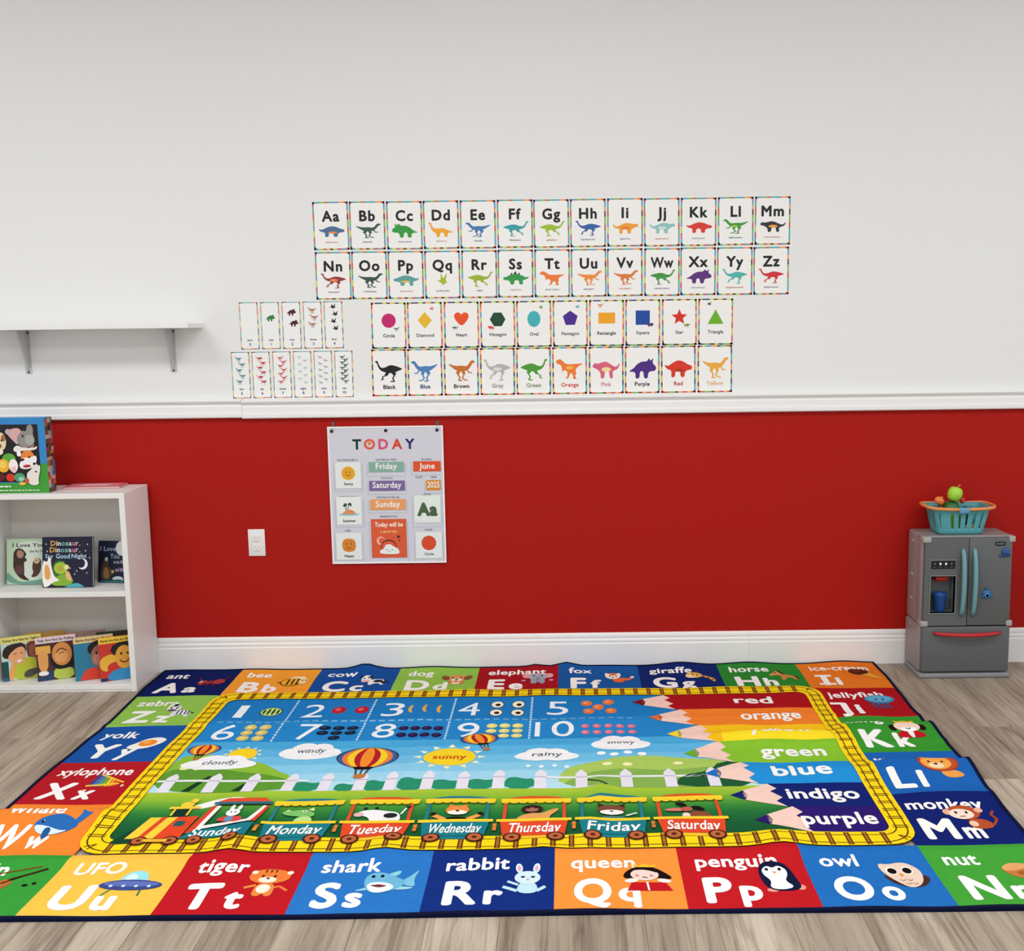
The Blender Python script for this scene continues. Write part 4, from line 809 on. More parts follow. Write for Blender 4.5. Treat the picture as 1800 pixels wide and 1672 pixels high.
# ================================================================ the day chart hanging on the red wall
CX0, CX1, CZ0, CZ1 = -.9865, -.5085, .4585, 1.0365
ch = empty('pocket_chart', ((CX0 + CX1) / 2, -.004, CZ0)); tag(ch, 'white fabric day chart headed TODAY hanging on the red wall', 'pocket chart')
w_, h_ = CX1 - CX0, CZ1 - CZ0
def cp(x, z): return (x - (CX0 + CX1) / 2, z - CZ0)
a = Art()
for t, c, x in (('T', '16352e', -.866), ('O', 'e0603c', -.814), ('D', 'd8527a', -.757), ('A', 'd8432c', -.700), ('Y', '3a2a70', -.647)):
    a.lv = 1; a.text(c, t, *cp(x, .942), .042, align='c', bold=.035, res=4)
    if t == 'O': a.ell('e8784e', *cp(x, .965), .006, .008)
for t, x, z in (("THE WEATHER IS", -.909, .897), ('THE SEASON IS', -.909, .742), ('I FEEL', -.917, .600), ('YESTERDAY WAS', -.748, .897), ('TODAY IS', -.748, .820), ('TOMORROW WILL BE', -.746, .739), ('AFFIRMATION', -.746, .658), ('MONTH', -.580, .896), ('DATE', -.614, .822), ('YEAR', -.553, .822), ('LETTER', -.583, .748), ('SHAPE', -.580, .600)):
    a.lv = 1; a.text('34343c', t, *cp(x, z - .004), .0078, align='c', bold=.02, wmax=.095, res=1)
for x, z, sx, sz in ((-.906, .822, .118, .110), (-.906, .673, .118, .120), (-.914, .52, .118, .122), (-.747, .853, .160, .050), (-.747, .777, .160, .05), (-.747, .699, .162, .052), (-.747, .55, .160, .175), (-.579, .855, .130, .050), (-.555, .778, .070, .05), (-.582, .674, .124, .126), (-.580, .52, .122, .122)):
    a.lv = 1; px, pz = cp(x, z)          # sewn clear pockets: pale seam lines
    for q in (((-sx / 2, -sz / 2), (sx / 2, -sz / 2)), ((-sx / 2, -sz / 2), (-sx / 2, sz / 2)), ((sx / 2, -sz / 2), (sx / 2, sz / 2))):
        a.line('b4b4c0', [(px + q[0][0], pz + q[0][1]), (px + q[1][0], pz + q[1][1])], .0022, True)
mb = sheet('fabric', w_, h_, .003, a, 'd2d2dc'); mb.build('printed_fabric', M_cloth, ch)
mb = MB()
for x0, x1, z0, z1 in ((0, w_, 0, .007), (0, w_, h_ - .007, h_), (0, .007, .007, h_ - .007), (w_ - .007, w_, .007, h_ - .007)):
    mb.box(x0 - w_ / 2, x1 - w_ / 2, -.0048, -.0028, z0, z1, 'f2eeee', bev=.0008, seg=1)
e = mb.build('hem', M_cloth, ch); e['label'] = 'white sewn hem'
for x in (-.968, -.745, -.533):
    mb = MB(); X, Z = cp(x, 1.018)
    mb.lathe([(.0035, -.0036), (.0035, -.0058), (.0065, -.0058), (.0070, -.0044), (.0070, -.003)], '15151c', 14, M=Matrix.Translation((X, 0, Z)) @ Matrix.Rotation(-pi / 2, 4, 'X'))
    mb.ball((X, -.0042, Z), .0038, .001, .0038, '0c0c10', 10)
    mb.build('grommet', M_plast, ch)
for x in (-.962, -.530):
    hk = empty('wall_hook', (x, 0, 1.024)); tag(hk, 'small clear adhesive hook at the %s top corner of the day chart' % ('left' if x < -.8 else 'right'), 'hook', 'clear hooks holding the chart')
    mb = MB(); mb.box(-.006, .006, -.0015, 0, .010, .032, 'd8c8c4', bev=.0006); mb.build('base', M_clear, hk)
    mb = MB(); mb.tube([(0, -.002, .028), (0, -.010, .024), (0, -.0145, .012), (0, -.0135, -.002), (0, -.0105, -.006)], .0016, 'd8ccc8'); mb.build('hook', M_clear, hk)
def chartcard(name, x, z, w, h, base, draw, label, y=-.0084, grp='cards in the day chart'):
    a = Art(); draw(a); mb = sheet(name, w, h, .0008, a, base); o = mb.build(name, M_print, loc=(x, y, z - h / 2)); tag(o, label, 'card', grp); return o
def strip(word, bold=.022, h=.025, wd=None):
    return lambda a: a.text('f4f2ec', word, 0, .0125 if 'y' in word else .011, h, align='c', bold=bold, wmax=wd or .12)
chartcard('picture_card', -.906, .833, .106, .108, 'e6ebe9', lambda a: (a.poly('f4d890', [(.029 * (1.12 if i % 2 else 1) * cos(i * pi / 12), .063 + .029 * (1.12 if i % 2 else 1) * sin(i * pi / 12)) for i in range(24)]), a.ell('e3a324', 0, .063, .027, n=24), a.ell('7a4a18', -.008, .067, .002, .004, hold=True), a.ell('7a4a18', .008, .067, .002, .004), a.line('7a4a18', [(-.009, .057), (0, .052), (.009, .057)], .0022), a.text('303038', 'Sunny', 0, .014, .011, align='c', bold=.03)), 'square card with a smiling sun, reading Sunny')
chartcard('picture_card', -.9085, .684, .104, .118, 'eaeeea', lambda a: (a.ell('8cc8d8', 0, .044, .044, .006), a.blob('e0935a', [(-.036, .044), (-.012, .062), (.012, .066), (.034, .044)], 2), a.line('3a2a20', [(-.012, .06), (-.014, .08)], .003, True), a.line('3a2a20', [(-.006, .064), (.0, .084)], .003), a.blob('2a4a44', [(-.026, .08), (-.016, .094), (-.006, .086), (-.012, .078), (-.02, .076)], 1), a.blob('2a4a44', [(-.008, .084), (.004, .096), (.012, .088), (.01, .076), (.002, .084)], 1), a.text('303038', 'Summer', 0, .012, .011, align='c', bold=.03)), 'square card with a palm island, reading Summer')
chartcard('picture_card', -.914, .533, .106, .114, 'e6ebe9', lambda a: (a.blob('d9832c', [(-.03, .062), (-.024, .086), (0, .092), (.024, .086), (.03, .062), (.024, .038), (0, .032), (-.024, .038)], 2), a.ell('6a3414', -.010, .068, .0025, .004, hold=True), a.ell('6a3414', .010, .068, .0025, .004), a.line('6a3414', [(-.011, .054), (0, .048), (.011, .054)], .0024), a.text('303038', 'Happy', 0, .012, .011, align='c', bold=.03)), 'square card with a happy orange face, reading Happy')
chartcard('day_strip', -.747, .867, .146, .042, '86b0a2', strip('Friday'), 'green strip reading Friday in the day chart')
chartcard('day_strip', -.747, .788, .148, .042, '7a659c', strip('Saturday'), 'purple strip reading Saturday in the day chart')
chartcard('day_strip', -.746, .7085, .148, .044, 'eaa060', strip('Sunday'), 'light orange strip reading Sunday in the day chart')
chartcard('day_strip', -.5785, .8675, .114, .042, 'e0501f', strip('June'), 'bright orange strip reading June in the day chart')
chartcard('day_strip', -.554, .7885, .060, .042, 'dc8a2c', strip('2025', wd=.052), 'small orange card reading 2025 in the day chart')
def affirm(a):
    a.text('f8ead8', 'Today will be', 0, .132, .019, align='c', bold=.035, wmax=.118, slant=.12); a.text('f6c46a', 'a good day', 0, .107, .011, align='c', bold=.03, wmax=.08)
    a.ell('f2b9a0', -.034, .072, .018, .018).ell('e45c3c', -.030, .072, .013, .013); a.ell('3a2620', -.002, .045, .034, .032).ell('e0583a', -.002, .043, .031, .029)
    a.blob('eef0ee', [(-.040, .016), (-.040, .032), (-.022, .038), (-.016, .056), (.006, .058), (.018, .046), (.034, .042), (.044, .024), (.038, .014)], 2)
    a.ell('2a2a30', -.012, .034, .002, .003, hold=True).ell('2a2a30', .012, .034, .002, .003).line('2a2a30', [(-.005, .029), (0, .026), (.005, .029)], .0016)
    for x, y, s in ((.040, .088, .007), (.043, .072, .004)): a.blob('3a1c1c', [(x, y - s), (x - s, y + s * .3), (x - s * .4, y + s), (x, y + s * .5), (x + s * .4, y + s), (x + s, y + s * .3)], 1, hold=True)
chartcard('picture_card', -.746, .5655, .147, .164, 'dc5a36', affirm, 'large orange card reading Today will be a good day')
chartcard('picture_card', -.582, .688, .110, .116, 'e4ece6', lambda a: (a.rect('d2dcd6', -.050, .008, .050, .0085), a.text('46603e', 'Aa', 0, .032, .054, align='c', bold=.06, wmax=.085, res=4)), 'pale square card with green letters Aa in the day chart')
chartcard('picture_card', -.580, .534, .110, .112, 'e6ecea', lambda a: (a.ell('d94a26', 0, .066, .031, n=28), a.text('303038', 'Circle', 0, .014, .011, align='c', bold=.03)), 'square card with a red circle in the day chart')
# ================================================================ bookcase
BX0, BX1, BY0, BY1, T = -2.336, -1.739, -.265, -.0175, .022
bc = empty('bookcase', ((BX0 + BX1) / 2, (BY0 + BY1) / 2, 0)); tag(bc, 'low white open bookcase holding picture books against the red wall', 'bookcase')
ox, oy = (BX0 + BX1) / 2, (BY0 + BY1) / 2
def bpart(name, x0, x1, y0, y1, z0, z1, m=M_lam):
    mb = MB(); mb.box(x0 - ox, x1 - ox, y0 - oy, y1 - oy, z0, z1, bev=.0012, seg=1); return mb.build(name, m, bc)
bpart('side_panel', BX0, BX0 + T, BY0, BY1, 0, .787); bpart('side_panel', BX1 - T, BX1, BY0, BY1, 0, .787)
bpart('top', BX0, BX1, BY0, BY1, .787, .808); bpart('shelf', BX0 + T, BX1 - T, BY0 + .001, BY1 - .006, .392, .413); bpart('bottom_shelf', BX0 + T, BX1 - T, BY0 + .001, BY1 - .006, .010, .031)
bpart('plinth', BX0 + T, BX1 - T, BY0 + .004, BY0 + .018, 0, .010)
b = bpart('back_panel', BX0 + T, BX1 - T, BY1 - .006, BY1 - .001, .010, .787, M_backp); b['label'] = 'greyish back board'

# ---- boxed puppet set on top
tb = empty('toy_box', (-2.193, -.195, .8083)); tag(tb, 'blue and green toy box printed with stuffed animals on the bookcase top', 'toy box')
HW, BHt = .145, .297
a = Art()
def q(px, py): return (HW - (79 + (py - 732) * .075 - px) / 447, (864 - py) / 447)
def qe(c, px, py, rx, ry, rot=0, **k): a.ell(c, *q(px, py), rx / 447, ry / 447, rot, **k)
def qb(c, pts, it=2): a.blob(c, [q(*p) for p in pts], it)
a.rect('2f86c8', -HW, 0, HW, BHt)
a.poly('3c9a34', [(-HW, 0), (HW, 0), (HW, .115), (HW - .03, .118), (HW - .05, .09), (HW - .06, .04), (-HW, .04)])
a.poly('14161c', [(-HW, .043), (HW - .055, .043), (HW - .028, .10), (HW - .028, .272), (-HW, .272)])
for k, (x, y, s) in enumerate(((-20, 770, 15), (-26, 800, 14), (-12, 830, 12), (-34, 772, 12), (-36, 830, 13))): qe(('b8834a', 'd8c8b0', 'c04a3a', '5a86b8', 'e8c04a')[k], x, y, s, s); qe(('e8d0a8', 'f4ece0', 'e8a0a0', '9ab8d8', 'f6e0a0')[k], x, y + 4, s * .5, s * .45)
qb('d8a8a8', [(20, 750), (36, 748), (42, 760), (34, 780), (26, 772), (12, 757)]); qe('b8b0b0', 16, 755, 5, 5)
qb('8e8c88', [(30, 768), (40, 752), (48, 756), (49, 744), (57, 742), (60, 750), (60, 762), (64, 770), (60, 780), (48, 784), (36, 780)]); qe('a8a6a2', 54, 770, 8, 9); qb('c88a86', [(40, 778), (52, 786), (64, 776), (60, 784), (48, 788)]); qe('101014', 42, 763, 1.7, 2.4)
qb('ece6e0', [(24, 786), (32, 778), (42, 784), (62, 784), (68, 780), (66, 788), (40, 789), (30, 792)])
qe('e4d2a8', 4, 772, 9, 16); qe('a0683a', 8, 766, 4, 6); qe('8a5a34', 2, 780, 3, 4); qe('f0e4cc', 1, 790, 7, 6); qe('141416', 5, 770, 1.6, 2)
qe('58a83c', 18, 803, 12, 10); qe('f0b02c', 8, 815, 11, 12); qe('f6cf5a', 7, 813, 6, 7); qe('f4eeee', 26, 815, 8, 12); qe('efc8cc', 27, 822, 5, 6); qe('d8301e', 21, 836, 8, 7); qe('5a1018', 3, 835, 9, 7)
qe('48a06c', 37, 836, 10, 8); qe('9ad0cc', 40, 839, 5, 4); qe('e8c04a', 42, 847, 6, 3)
qb('e8843a', [(38, 802), (42, 790), (54, 787), (62, 794), (64, 804), (54, 808), (44, 808)]); qb('f2eef2', [(36, 812), (44, 800), (54, 802), (66, 796), (68, 806), (62, 818), (50, 822), (38, 820)]); qe('141014', 42, 805, 4, 2, .3); qe('141014', 54, 800, 1.8, 2); qe('b82a34', 50, 816, 7, 2.6, .1); qe('f6f2f2', 36, 794, 4, 5)
qb('eae2dc', [(48, 830), (58, 822), (64, 812), (72, 812), (74, 822), (70, 838), (72, 850), (54, 850)]); qe('141014', 63, 812, 2.4, 2.4); qe('141014', 70, 813, 1.8, 2.4); qe('3a2420', 66, 826, 2, 1.5); qe('c05a44', 50, 842, 4, 5)
for y, x0, x1, tk in ((852, -30, 22, 2.6), (859, -30, 72, 1.6)):
    x = x0
    while x < x1:
        l = 3 + (x * 7) % 5; a.line('e6f0e0', [q(x, y), q(min(x + l, x1), y)], tk / 447, True); x += l + 1.4
mb = sheet('carton', HW * 2, BHt, .062, a, '2f86c8')
rs = random.Random(5); z = 0; k = 0
PCL = ('a83a4a', 'd8a8a0', '3a76a0', 'b8b0b0', '4a3a34', '6a4a34', 'a87038', '2a2420', '8a4a30', 'c89880', 'b8a088', '5a4438')
while z < BHt - .004:
    e = min(BHt, z + rs.uniform(.01, .024)); y = -.062
    while y < -.002:
        y2 = min(0, y + rs.uniform(.014, .03)); mb.face([(HW + .0002, y, z), (HW + .0002, y2, z), (HW + .0002, y2, e), (HW + .0002, y, e)], lin(rs.choice(PCL))); y = y2
    z = e
mb.build('carton', M_print, tb, loc=(0, .031, 0))

# ---- books
def book(name, w, h, t, art, base, loc, rz, lean, label, cat='book', grp=None, spine=None):
    e = empty(name, loc); e.rotation_euler = (-lean, 0, rz); tag(e, label, cat, grp)
    mb = MB(); mb.box(.003, w - .0025, -t + .0016, -.0016, .0025, h - .0025, 'f2eee4'); mb.build('pages', M_print, e)
    mb = sheet('cover', w, h, .0016, art, base, x0=0)
    for i, (x, y, z_) in enumerate(mb.v): mb.v[i] = (x, y - t + .0016, z_)
    mb.box(0, w, -.0016, 0, 0, h, base); mb.box(0, .003, -t + .0016, -.0016, 0, h, spine or base)
    mb.build('cover', M_print, e); return e
def otters(a):
    a.rect('b9d3b4', 0, 0, 1, 1).blob('d3dfd2', [(.25, .95), (.95, .95), (1, .2), (.6, .06), (.3, .2), (.18, .6)]).blob('6fa08c', [(0, .0), (1, 0), (1, .14), (.6, .08), (.3, .05), (.1, .2), (0, .3)])
    a.text('22241f', 'I Love You', .14, .82, .085, w=.75, bold=.02).text('3a4038', 'Like No Otter', .54, .70, .055, w=.40, bold=.01)
    a.blob('3a2820', [(.16, .7), (.24, .8), (.38, .78), (.46, .68), (.42, .6), (.5, .52), (.4, .5), (.42, .3), (.4, .2), (.56, .08), (.4, .1), (.26, .18), (.15, .36), (.16, .55)]).blob('a8816a', [(.24, .76), (.38, .74), (.42, .64), (.34, .56), (.24, .6)]).ell('5e3840', .3, .32, .1, .1).ell('140f0e', .44, .66, .025, .03)
    a.blob('4a2f26', [(.62, .5), (.7, .6), (.8, .56), (.82, .44), (.8, .28), (.7, .16), (.56, .16), (.64, .26), (.6, .34)]).ell('cdb692', .71, .52, .07, .07).ell('140f0e', .70, .52, .012, .016)
def dinonight(a):
    a.rect('12142f', 0, 0, 1, 1)
    cs = ('b8cfe6', 'e8a04a', '6ab0c8', 'e07a7a', 'd8d06a', '8ac0a8', 'c8b0e0', 'e8e2d0')
    for wd, x, y, h, w_ in (('Dinosaur,', .17, .83, .10, .60), ('Dinosaur,', .15, .70, .10, .62), ('Say', .06, .585, .08, .16)):
        n = len(wd); ws = [glyphs(c, .02)[2] - glyphs(c, .02)[1] + .12 for c in wd]; px = x
        for i, c in enumerate(wd): a.lv = 2; a.text(cs[(i * 3 + n) % 8] if n > 3 else 'b8cfe6', c, px, y, h if c != ',' else h * .7, bold=.02, w=w_ * (ws[i] - .08) / sum(ws)); px += w_ * ws[i] / sum(ws)
    a.lv = 2; a.text('9cc4dc', 'Good', .27, .575, .095, w=.28, bold=.03).text('a8c0d8', 'Night', .58, .58, .085, w=.30, bold=.03)
    a.lv = 2; a.ell('e8eaec', .80, .46, .10, .11, n=22).ell('12142f', .765, .475, .085, .092, n=22)
    for x, y in ((.08, .86), (.9, .85), (.1, .72), (.86, .72), (.68, .32), (.64, .26), (.88, .28), (.55, .38), (.94, .58), (.42, .5)): a.lv = 2; a.poly('d8dce8', [(x, y + .02), (x + .012, y), (x, y - .02), (x - .012, y)])
    a.lv = 2; a.blob('2f6a34', [(.2, .2), (.2, .45), (.3, .55), (.46, .5), (.5, .3), (.4, .15)], 2).ell('9fc83a', .36, .38, .13, .12).ell('b8a83a', .35, .38, .07, .07).ell('e8e2a0', .48, .40, .05, .05)
    a.blob('7fae2e', [(.28, .22), (.45, .28), (.58, .2), (.62, .1), (.5, .03), (.2, .03), (.16, .12)], 2).blob('e0b07a', [(.44, .3), (.52, .34), (.6, .14), (.5, .12)], 1)
    a.blob('f0ece6', [(.0, .55), (.1, .5), (.12, .6), (.17, .6), (.18, .4), (.24, .2), (.36, .14), (.2, .1), (.12, .02), (.0, .0)], 1).blob('e0a054', [(.05, .46), (.13, .44), (.17, .2), (.1, .14), (.04, .2)], 1).blob('4aa8b8', [(.4, .0), (.55, .06), (.7, .09), (.82, .02), (.82, 0)], 1)
def moonback(a):
    a.rect('0f1a30', 0, 0, 1, 1).ell('d8dce2', .76, .83, .2, .18, n=24).ell('e8dcc0', .78, .85, .1, .08)
    a.text('a8b8d4', 'I Love', .06, .76, .11, w=.5, slant=.15, bold=.005).text('9cb0d0', 'You', .38, .58, .12, w=.3, slant=.1, bold=.01).text('c8d0e0', 'to the MOON', .5, .46, .075, w=.45, bold=.01).text('c8b8dc', 'and BACK', .56, .27, .085, w=.4, bold=.015)
    a.blob('4a3a2a', [(.08, .06), (.12, .35), (.2, .58), (.3, .62), (.36, .5), (.32, .42), (.46, .3), (.5, .22), (.42, .14), (.4, .06)]).ell('b8c0b0', .27, .56, .05, .05).ell('c0a070', .48, .26, .05, .04).blob('8a6a3a', [(.16, .1), (.2, .36), (.3, .38), (.38, .2), (.34, .08)]).blob('bfd4dc', [(.45, .1), (.6, .16), (.8, .14), (.84, .04), (.74, .08), (.5, .06)]).rect('2a6a72', .1, .0, .84, .05)
def face(a, skin, hair, x, y, r): a.ell(hair, x, y + r * .35, r * 1.12, r * 1.0, n=20).ell(skin, x, y, r, r * 1.08, n=20)
def bandtxt(a, col, txt, tc='2a2420'): a.poly(col, [(0, .86), (1, .86), (1, 1), (0, 1)]).text(tc, txt, .05, .9, .062, w=.9, bold=.03)
def cov1(a):
    a.rect('bfd8d4', 0, 0, 1, 1).rect('1f4a50', 0, 0, .16, .45); bandtxt(a, 'e6dc7a', 'Voices Are Not for Yelling'); a.blob('6a3a30', [(.62, .86), (.95, .86), (1, .4), (.7, .4), (.62, .6)], 1).ell('9a5648', .8, .64, .12, .16)
    a.blob('b8c43a', [(.3, .38), (.6, .52), (.9, .46), (1, .2), (1, 0), (.2, .0)], 1).blob('2a1a1a', [(.02, .55), (.05, .74), (.2, .84), (.6, .86), (.62, .6), (.2, .5)], 1).blob('e8a878', [(.18, .6), (.4, .76), (.58, .76), (.6, .5), (.48, .34), (.28, .38), (.16, .5)], 1).blob('eca85a', [(.14, .02), (.22, .38), (.34, .4), (.3, .2), (.26, .0)], 1)
    a.line('3a2018', [(.3, .6), (.38, .62)], .015, True).line('3a2018', [(.46, .62), (.53, .61)], .015).blob('f4ece6', [(.36, .45), (.5, .48), (.48, .41), (.38, .40)], 1).blob('4a4a50', [(.5, .04), (.56, .2), (.9, .24), (.9, .14), (.7, .02)], 1).rect('2f5f8c', 0, 0, .14, .08)
def cov2(a):
    a.rect('4a2a2c', 0, 0, 1, 1); bandtxt(a, 'e8cfd8', 'Tails Are Not for Pulling'); a.rect('e8b04a', .0, .62, .36, .80).blob('e0a05a', [(.03, .7), (.3, .7), (.28, .2), (.06, .2)], 1).blob('f4f0ee', [(.04, .12), (.28, .12), (.28, .22), (.04, .22)], 1).blob('1f3f66', [(.0, .0), (.42, .0), (.42, .2), (.3, .24), (.28, .1), (.0, .1)], 1)
    a.ell('141016', .66, .5, .31, .32, n=20).ell('dd8f4a', .64, .58, .25, .27, n=22); a.ell('e8a666', .62, .52, .16, .14).line('3a1c10', [(.5, .62), (.58, .70), (.66, .70), (.76, .64)], .022).line('3a1c10', [(.56, .58), (.64, .62), (.7, .6)], .015).blob('b9cc54', [(.4, .0), (.42, .26), (.6, .22), (.9, .26), (.92, .0)], 1)
def cov3(a):
    a.rect('2a7c9c', 0, 0, 1, 1); bandtxt(a, 'e8c88a', 'Germs Are Not for Sharing'); a.blob('d8402c', [(.1, .02), (.3, .28), (.6, .26), (.95, .12), (1, 0), (.2, 0)], 1); a.ell('16121a', .68, .7, .34, .2, n=20).ell('a06a5a', .68, .52, .27, .28, n=20).ell('c08a78', .58, .46, .12, .14); a.ell('1a1012', .56, .6, .025, .035, hold=True).ell('1a1012', .78, .6, .025, .035).blob('b05a7a', [(.56, .36), (.76, .36), (.7, .28), (.6, .28)], 1)
def cov4(a):
    a.rect('c8322a', 0, 0, 1, 1); bandtxt(a, 'f0c83a', 'Hands Are Not for Hitting'); a.blob('1a1218', [(.28, .62), (.4, .86), (1, .88), (1, .5), (.8, .4)], 1).blob('2f8cc4', [(.15, .0), (.25, .18), (.5, .26), (.8, .26), (1, .36), (1, 0)], 1).blob('e8b03a', [(.0, .28), (.0, .52), (.3, .62), (.46, .56), (.5, .44), (.3, .4), (.2, .34), (.22, .2)], 1)
    a.ell('e0a038', .68, .52, .25, .27, n=20).ell('1c1210', .6, .6, .03, .03, hold=True).ell('1c1210', .78, .6, .03, .03).line('6a2a14', [(.55, .46), (.62, .4), (.74, .4), (.82, .47)], .03).rect('1c2a5c', .0, .0, .2, .07)
def mk(draw, w, h):
    a = Art(); a.at(0, 0, w, h); draw(a); return a
book('picture_book', .172, .187, .012, mk(otters, .172, .187), 'b9d3b4', (-2.296, -.120, .4135), .02, .16, 'pale green picture book with two otters, leftmost on the middle shelf')
book('picture_book', .203, .203, .016, mk(dinonight, .203, .203), '12142f', (-2.122, -.174, .4135), .0, .14, 'dark blue book with a green dinosaur and crescent moon, middle shelf')
book('picture_book', .137, .170, .012, mk(moonback, .137, .170), '0f1a30', (-1.9335, -.090, .4135), -.16, .15, 'small navy book with a full moon, at the right end of the middle shelf')
LW, LH = .150, .177
for k, (x, y, rz, fn, base, w, lab) in enumerate(((-2.303, -.208, .46, cov1, 'e6dc7a', LW, 'board book with a child in a lime shirt resting chin on hand'), (-2.160, -.212, .44, cov2, 'e8b04a', LW, 'board book with an upside-down face over a lime shirt'),
        (-2.004, -.216, .44, cov3, '9cc0a8', LW, 'board book with a child in a red shirt on blue'), (-1.898, -.226, .44, cov4, 'e89a5a', .138, 'board book with a smiling child in a blue shirt on red'))):
    book('board_book', w, LH, .011, mk(fn, w, LH), base, (x, y, .0315), rz, .09, lab + ', bottom shelf', grp='board books along the bottom shelf')
for k, (x, y, base, lab) in enumerate(((-2.238, -.128, 'cfa35a', 'tan-edged board book hidden behind the lime shirt books'), (-2.070, -.128, 'b08a84', 'mauve board book hidden behind the upside-down face book'), (-1.945, -.132, '3a3a2a', 'dark board book hidden behind the red shirt book'))):
    a = Art(); a.at(0, 0, LW, LH); a.rect(base, 0, 0, 1, 1); book('board_book', LW, LH, .011, a, base, (x, y, .0315), .30, .05, lab, grp='board books in the back row of the bottom shelf')
# ---- pink book lying flat
fb = empty('flat_book', (-1.925, -.075, .8083), .06); tag(fb, 'thin pink picture book lying flat on the bookcase top', 'book')
mb = MB(); mb.box(-.112, .112, -.058, .048, 0, .0016, 'c8485a'); mb.box(-.112, .112, -.058, .048, .0066, .0082, 'cf5a6c'); mb.box(-.112, .112, .0455, .048, .0016, .0066, 'c8485a')
for c, pts in (('e88a98', [(-.1, -.05), (.1, -.05), (.1, .04), (-.1, .04)]), ('f2d0d4', [(-.06, -.03), (.05, -.03), (.06, .02), (-.05, .02)])): mb.face([(x, y, .0083 + .0001 * (c[0] == 'f')) for x, y in pts], lin(c))
mb.build('cover', M_print, fb); mb = MB(); mb.box(-.110, .110, -.056, .0455, .0017, .0065, 'ece6de'); mb.build('pages', M_print, fb)

# ================================================================ toy refrigerator
FX, FY = 1.604, -.02
fr = empty('toy_refrigerator', (FX, -.115, 0)); tag(fr, 'grey plastic toy refrigerator with blue and red handles by the wall', 'toy refrigerator')
G, GS, GL = '5d6162', '8f8888', 'a3a09e'
def fx(x): return x - FX
def fy(y): return y + .115
def fp(name, build, label=None, parent=None, m=None):
    mb = MB(); build(mb); o = mb.build(name, m or M_plast, parent or fr)
    if label: o['label'] = label
    return o
def body(mb):
    mb.box(fx(1.424), fx(1.788), fy(-.150), fy(-.02), .215, .583, GS, .010, 3)
    for a_, b_, c_, d_ in ((1.424, 1.450, .215, .583), (1.562, 1.788, .215, .583), (1.445, 1.567, .430, .583), (1.445, 1.567, .215, .266)): mb.box(fx(a_), fx(b_), fy(-.195), fy(-.140), c_, d_, GS, .004, 2)
    mb.box(fx(1.420), fx(1.790), fy(-.196), fy(-.02), .022, .213, GS, .010, 3)
    for z in (.10, .19, .30, .40, .54):      # moulded dimples on the visible side
        mb.box(fx(1.4185), fx(1.432), fy(-.10), fy(-.07), z, z + .012, 'a39a99', .003, 1)
fp('body', body, 'lighter grey moulded body')
fp('base', lambda mb: mb.box(fx(1.420), fx(1.790), fy(-.2245), fy(-.02), 0, .020, '85888a', .006, 2))
def door_l(mb):
    x0, x1, z0, z1, y0, y1 = 1.432, 1.6055, .219, .578, -.218, -.196
    hx0, hx1, hz0, hz1 = 1.456, 1.556, .272, .424
    for a_, b_, c_, d_ in ((x0, x1, z0, hz0), (x0, x1, hz1, z1), (x0, hx0, hz0, hz1), (hx1, x1, hz0, hz1)): mb.box(fx(a_), fx(b_), fy(y0), fy(y1), c_, d_, G)
    for a_, b_, c_, d_ in ((hx0 - .004, hx1 + .004, hz0 - .005, hz0), (hx0 - .004, hx1 + .004, hz1, hz1 + .004), (hx0 - .004, hx0, hz0, hz1), (hx1, hx1 + .004, hz0, hz1)): mb.box(fx(a_), fx(b_), fy(y0 - .003), fy(y0 + .004), c_, d_, '7a7c7c')
fp('door', door_l)
dl = [o for o in fr.children if o.name.startswith('door')][0]
def niche(mb):
    x0, x1, z0, z1, y0, y1 = 1.456, 1.556, .272, .424, -.2135, -.1535
    for a_, b_, c_, d_, e_, f_ in ((x0 - .003, x0, y0, y1, z0, z1), (x1, x1 + .003, y0, y1, z0, z1), (x0 - .003, x1 + .003, y0, y1, z1, z1 + .003), (x0 - .003, x1 + .003, y0, y1, z0 - .003, z0), (x0 - .003, x1 + .003, y1, y1 + .003, z0 - .003, z1 + .003)): mb.box(fx(a_), fx(b_), fy(c_), fy(d_), e_, f_, '6c7474')
fp('recess', niche, 'dark dispenser recess', dl)
def panel(mb):
    mb.box(fx(1.452), fx(1.556), fy(-.2205), fy(-.217), .449, .492, '7a7c7c', .001, 1); mb.box(fx(1.455), fx(1.553), fy(-.2212), fy(-.218), .453, .488, '0c0d10')
    for k in range(4):
        x = 1.470 + .0225 * k; mb.face([(fx(x) + (.0042 if k in (1, 2) else .0028) * cos(t * pi / 5), fy(-.2215), .475 + (.0055 if k in (1, 2) else .003) * sin(t * pi / 5)) for t in range(10)], lin('f4f6f8' if k in (1, 2) else '8a9096')); mb.box(fx(x - .004), fx(x + .004), fy(-.2214), fy(-.2211), .460, .462, '6c7278')
fp('control_panel', panel, 'black control panel with white symbols', dl)
fp('dispenser_lever', lambda mb: mb.box(fx(1.480), fx(1.534), fy(-.205), fy(-.155), .398, .421, 'a81c18', .007, 2), 'red dispenser lever', dl)
fp('door', lambda mb: mb.box(fx(1.6085), fx(1.780), fy(-.218), fy(-.196), .219, .578, G, .003, 2))
dr = [o for o in fr.children if o.name.startswith('door')][1]
def bar(x):
    def f(mb):
        P = [(fx(x), fy(-.216 - .026 * sin(pi * min(1, max(0, t))) ** .5), .262 + .270 * t) for t in [i / 14 for i in range(15)]]
        mb.tube(P, [.0105 + .0015 * sin(pi * i / 14) for i in range(15)], '6d9ea4', 10, True, .8)
    return f
fp('handle', bar(1.583), 'light blue curved door handle', dl); fp('handle', bar(1.6285), 'light blue curved door handle', dr)
fp('drawer', lambda mb: mb.box(fx(1.430), fx(1.783), fy(-.220), fy(-.190), .026, .214, G, .006, 3))
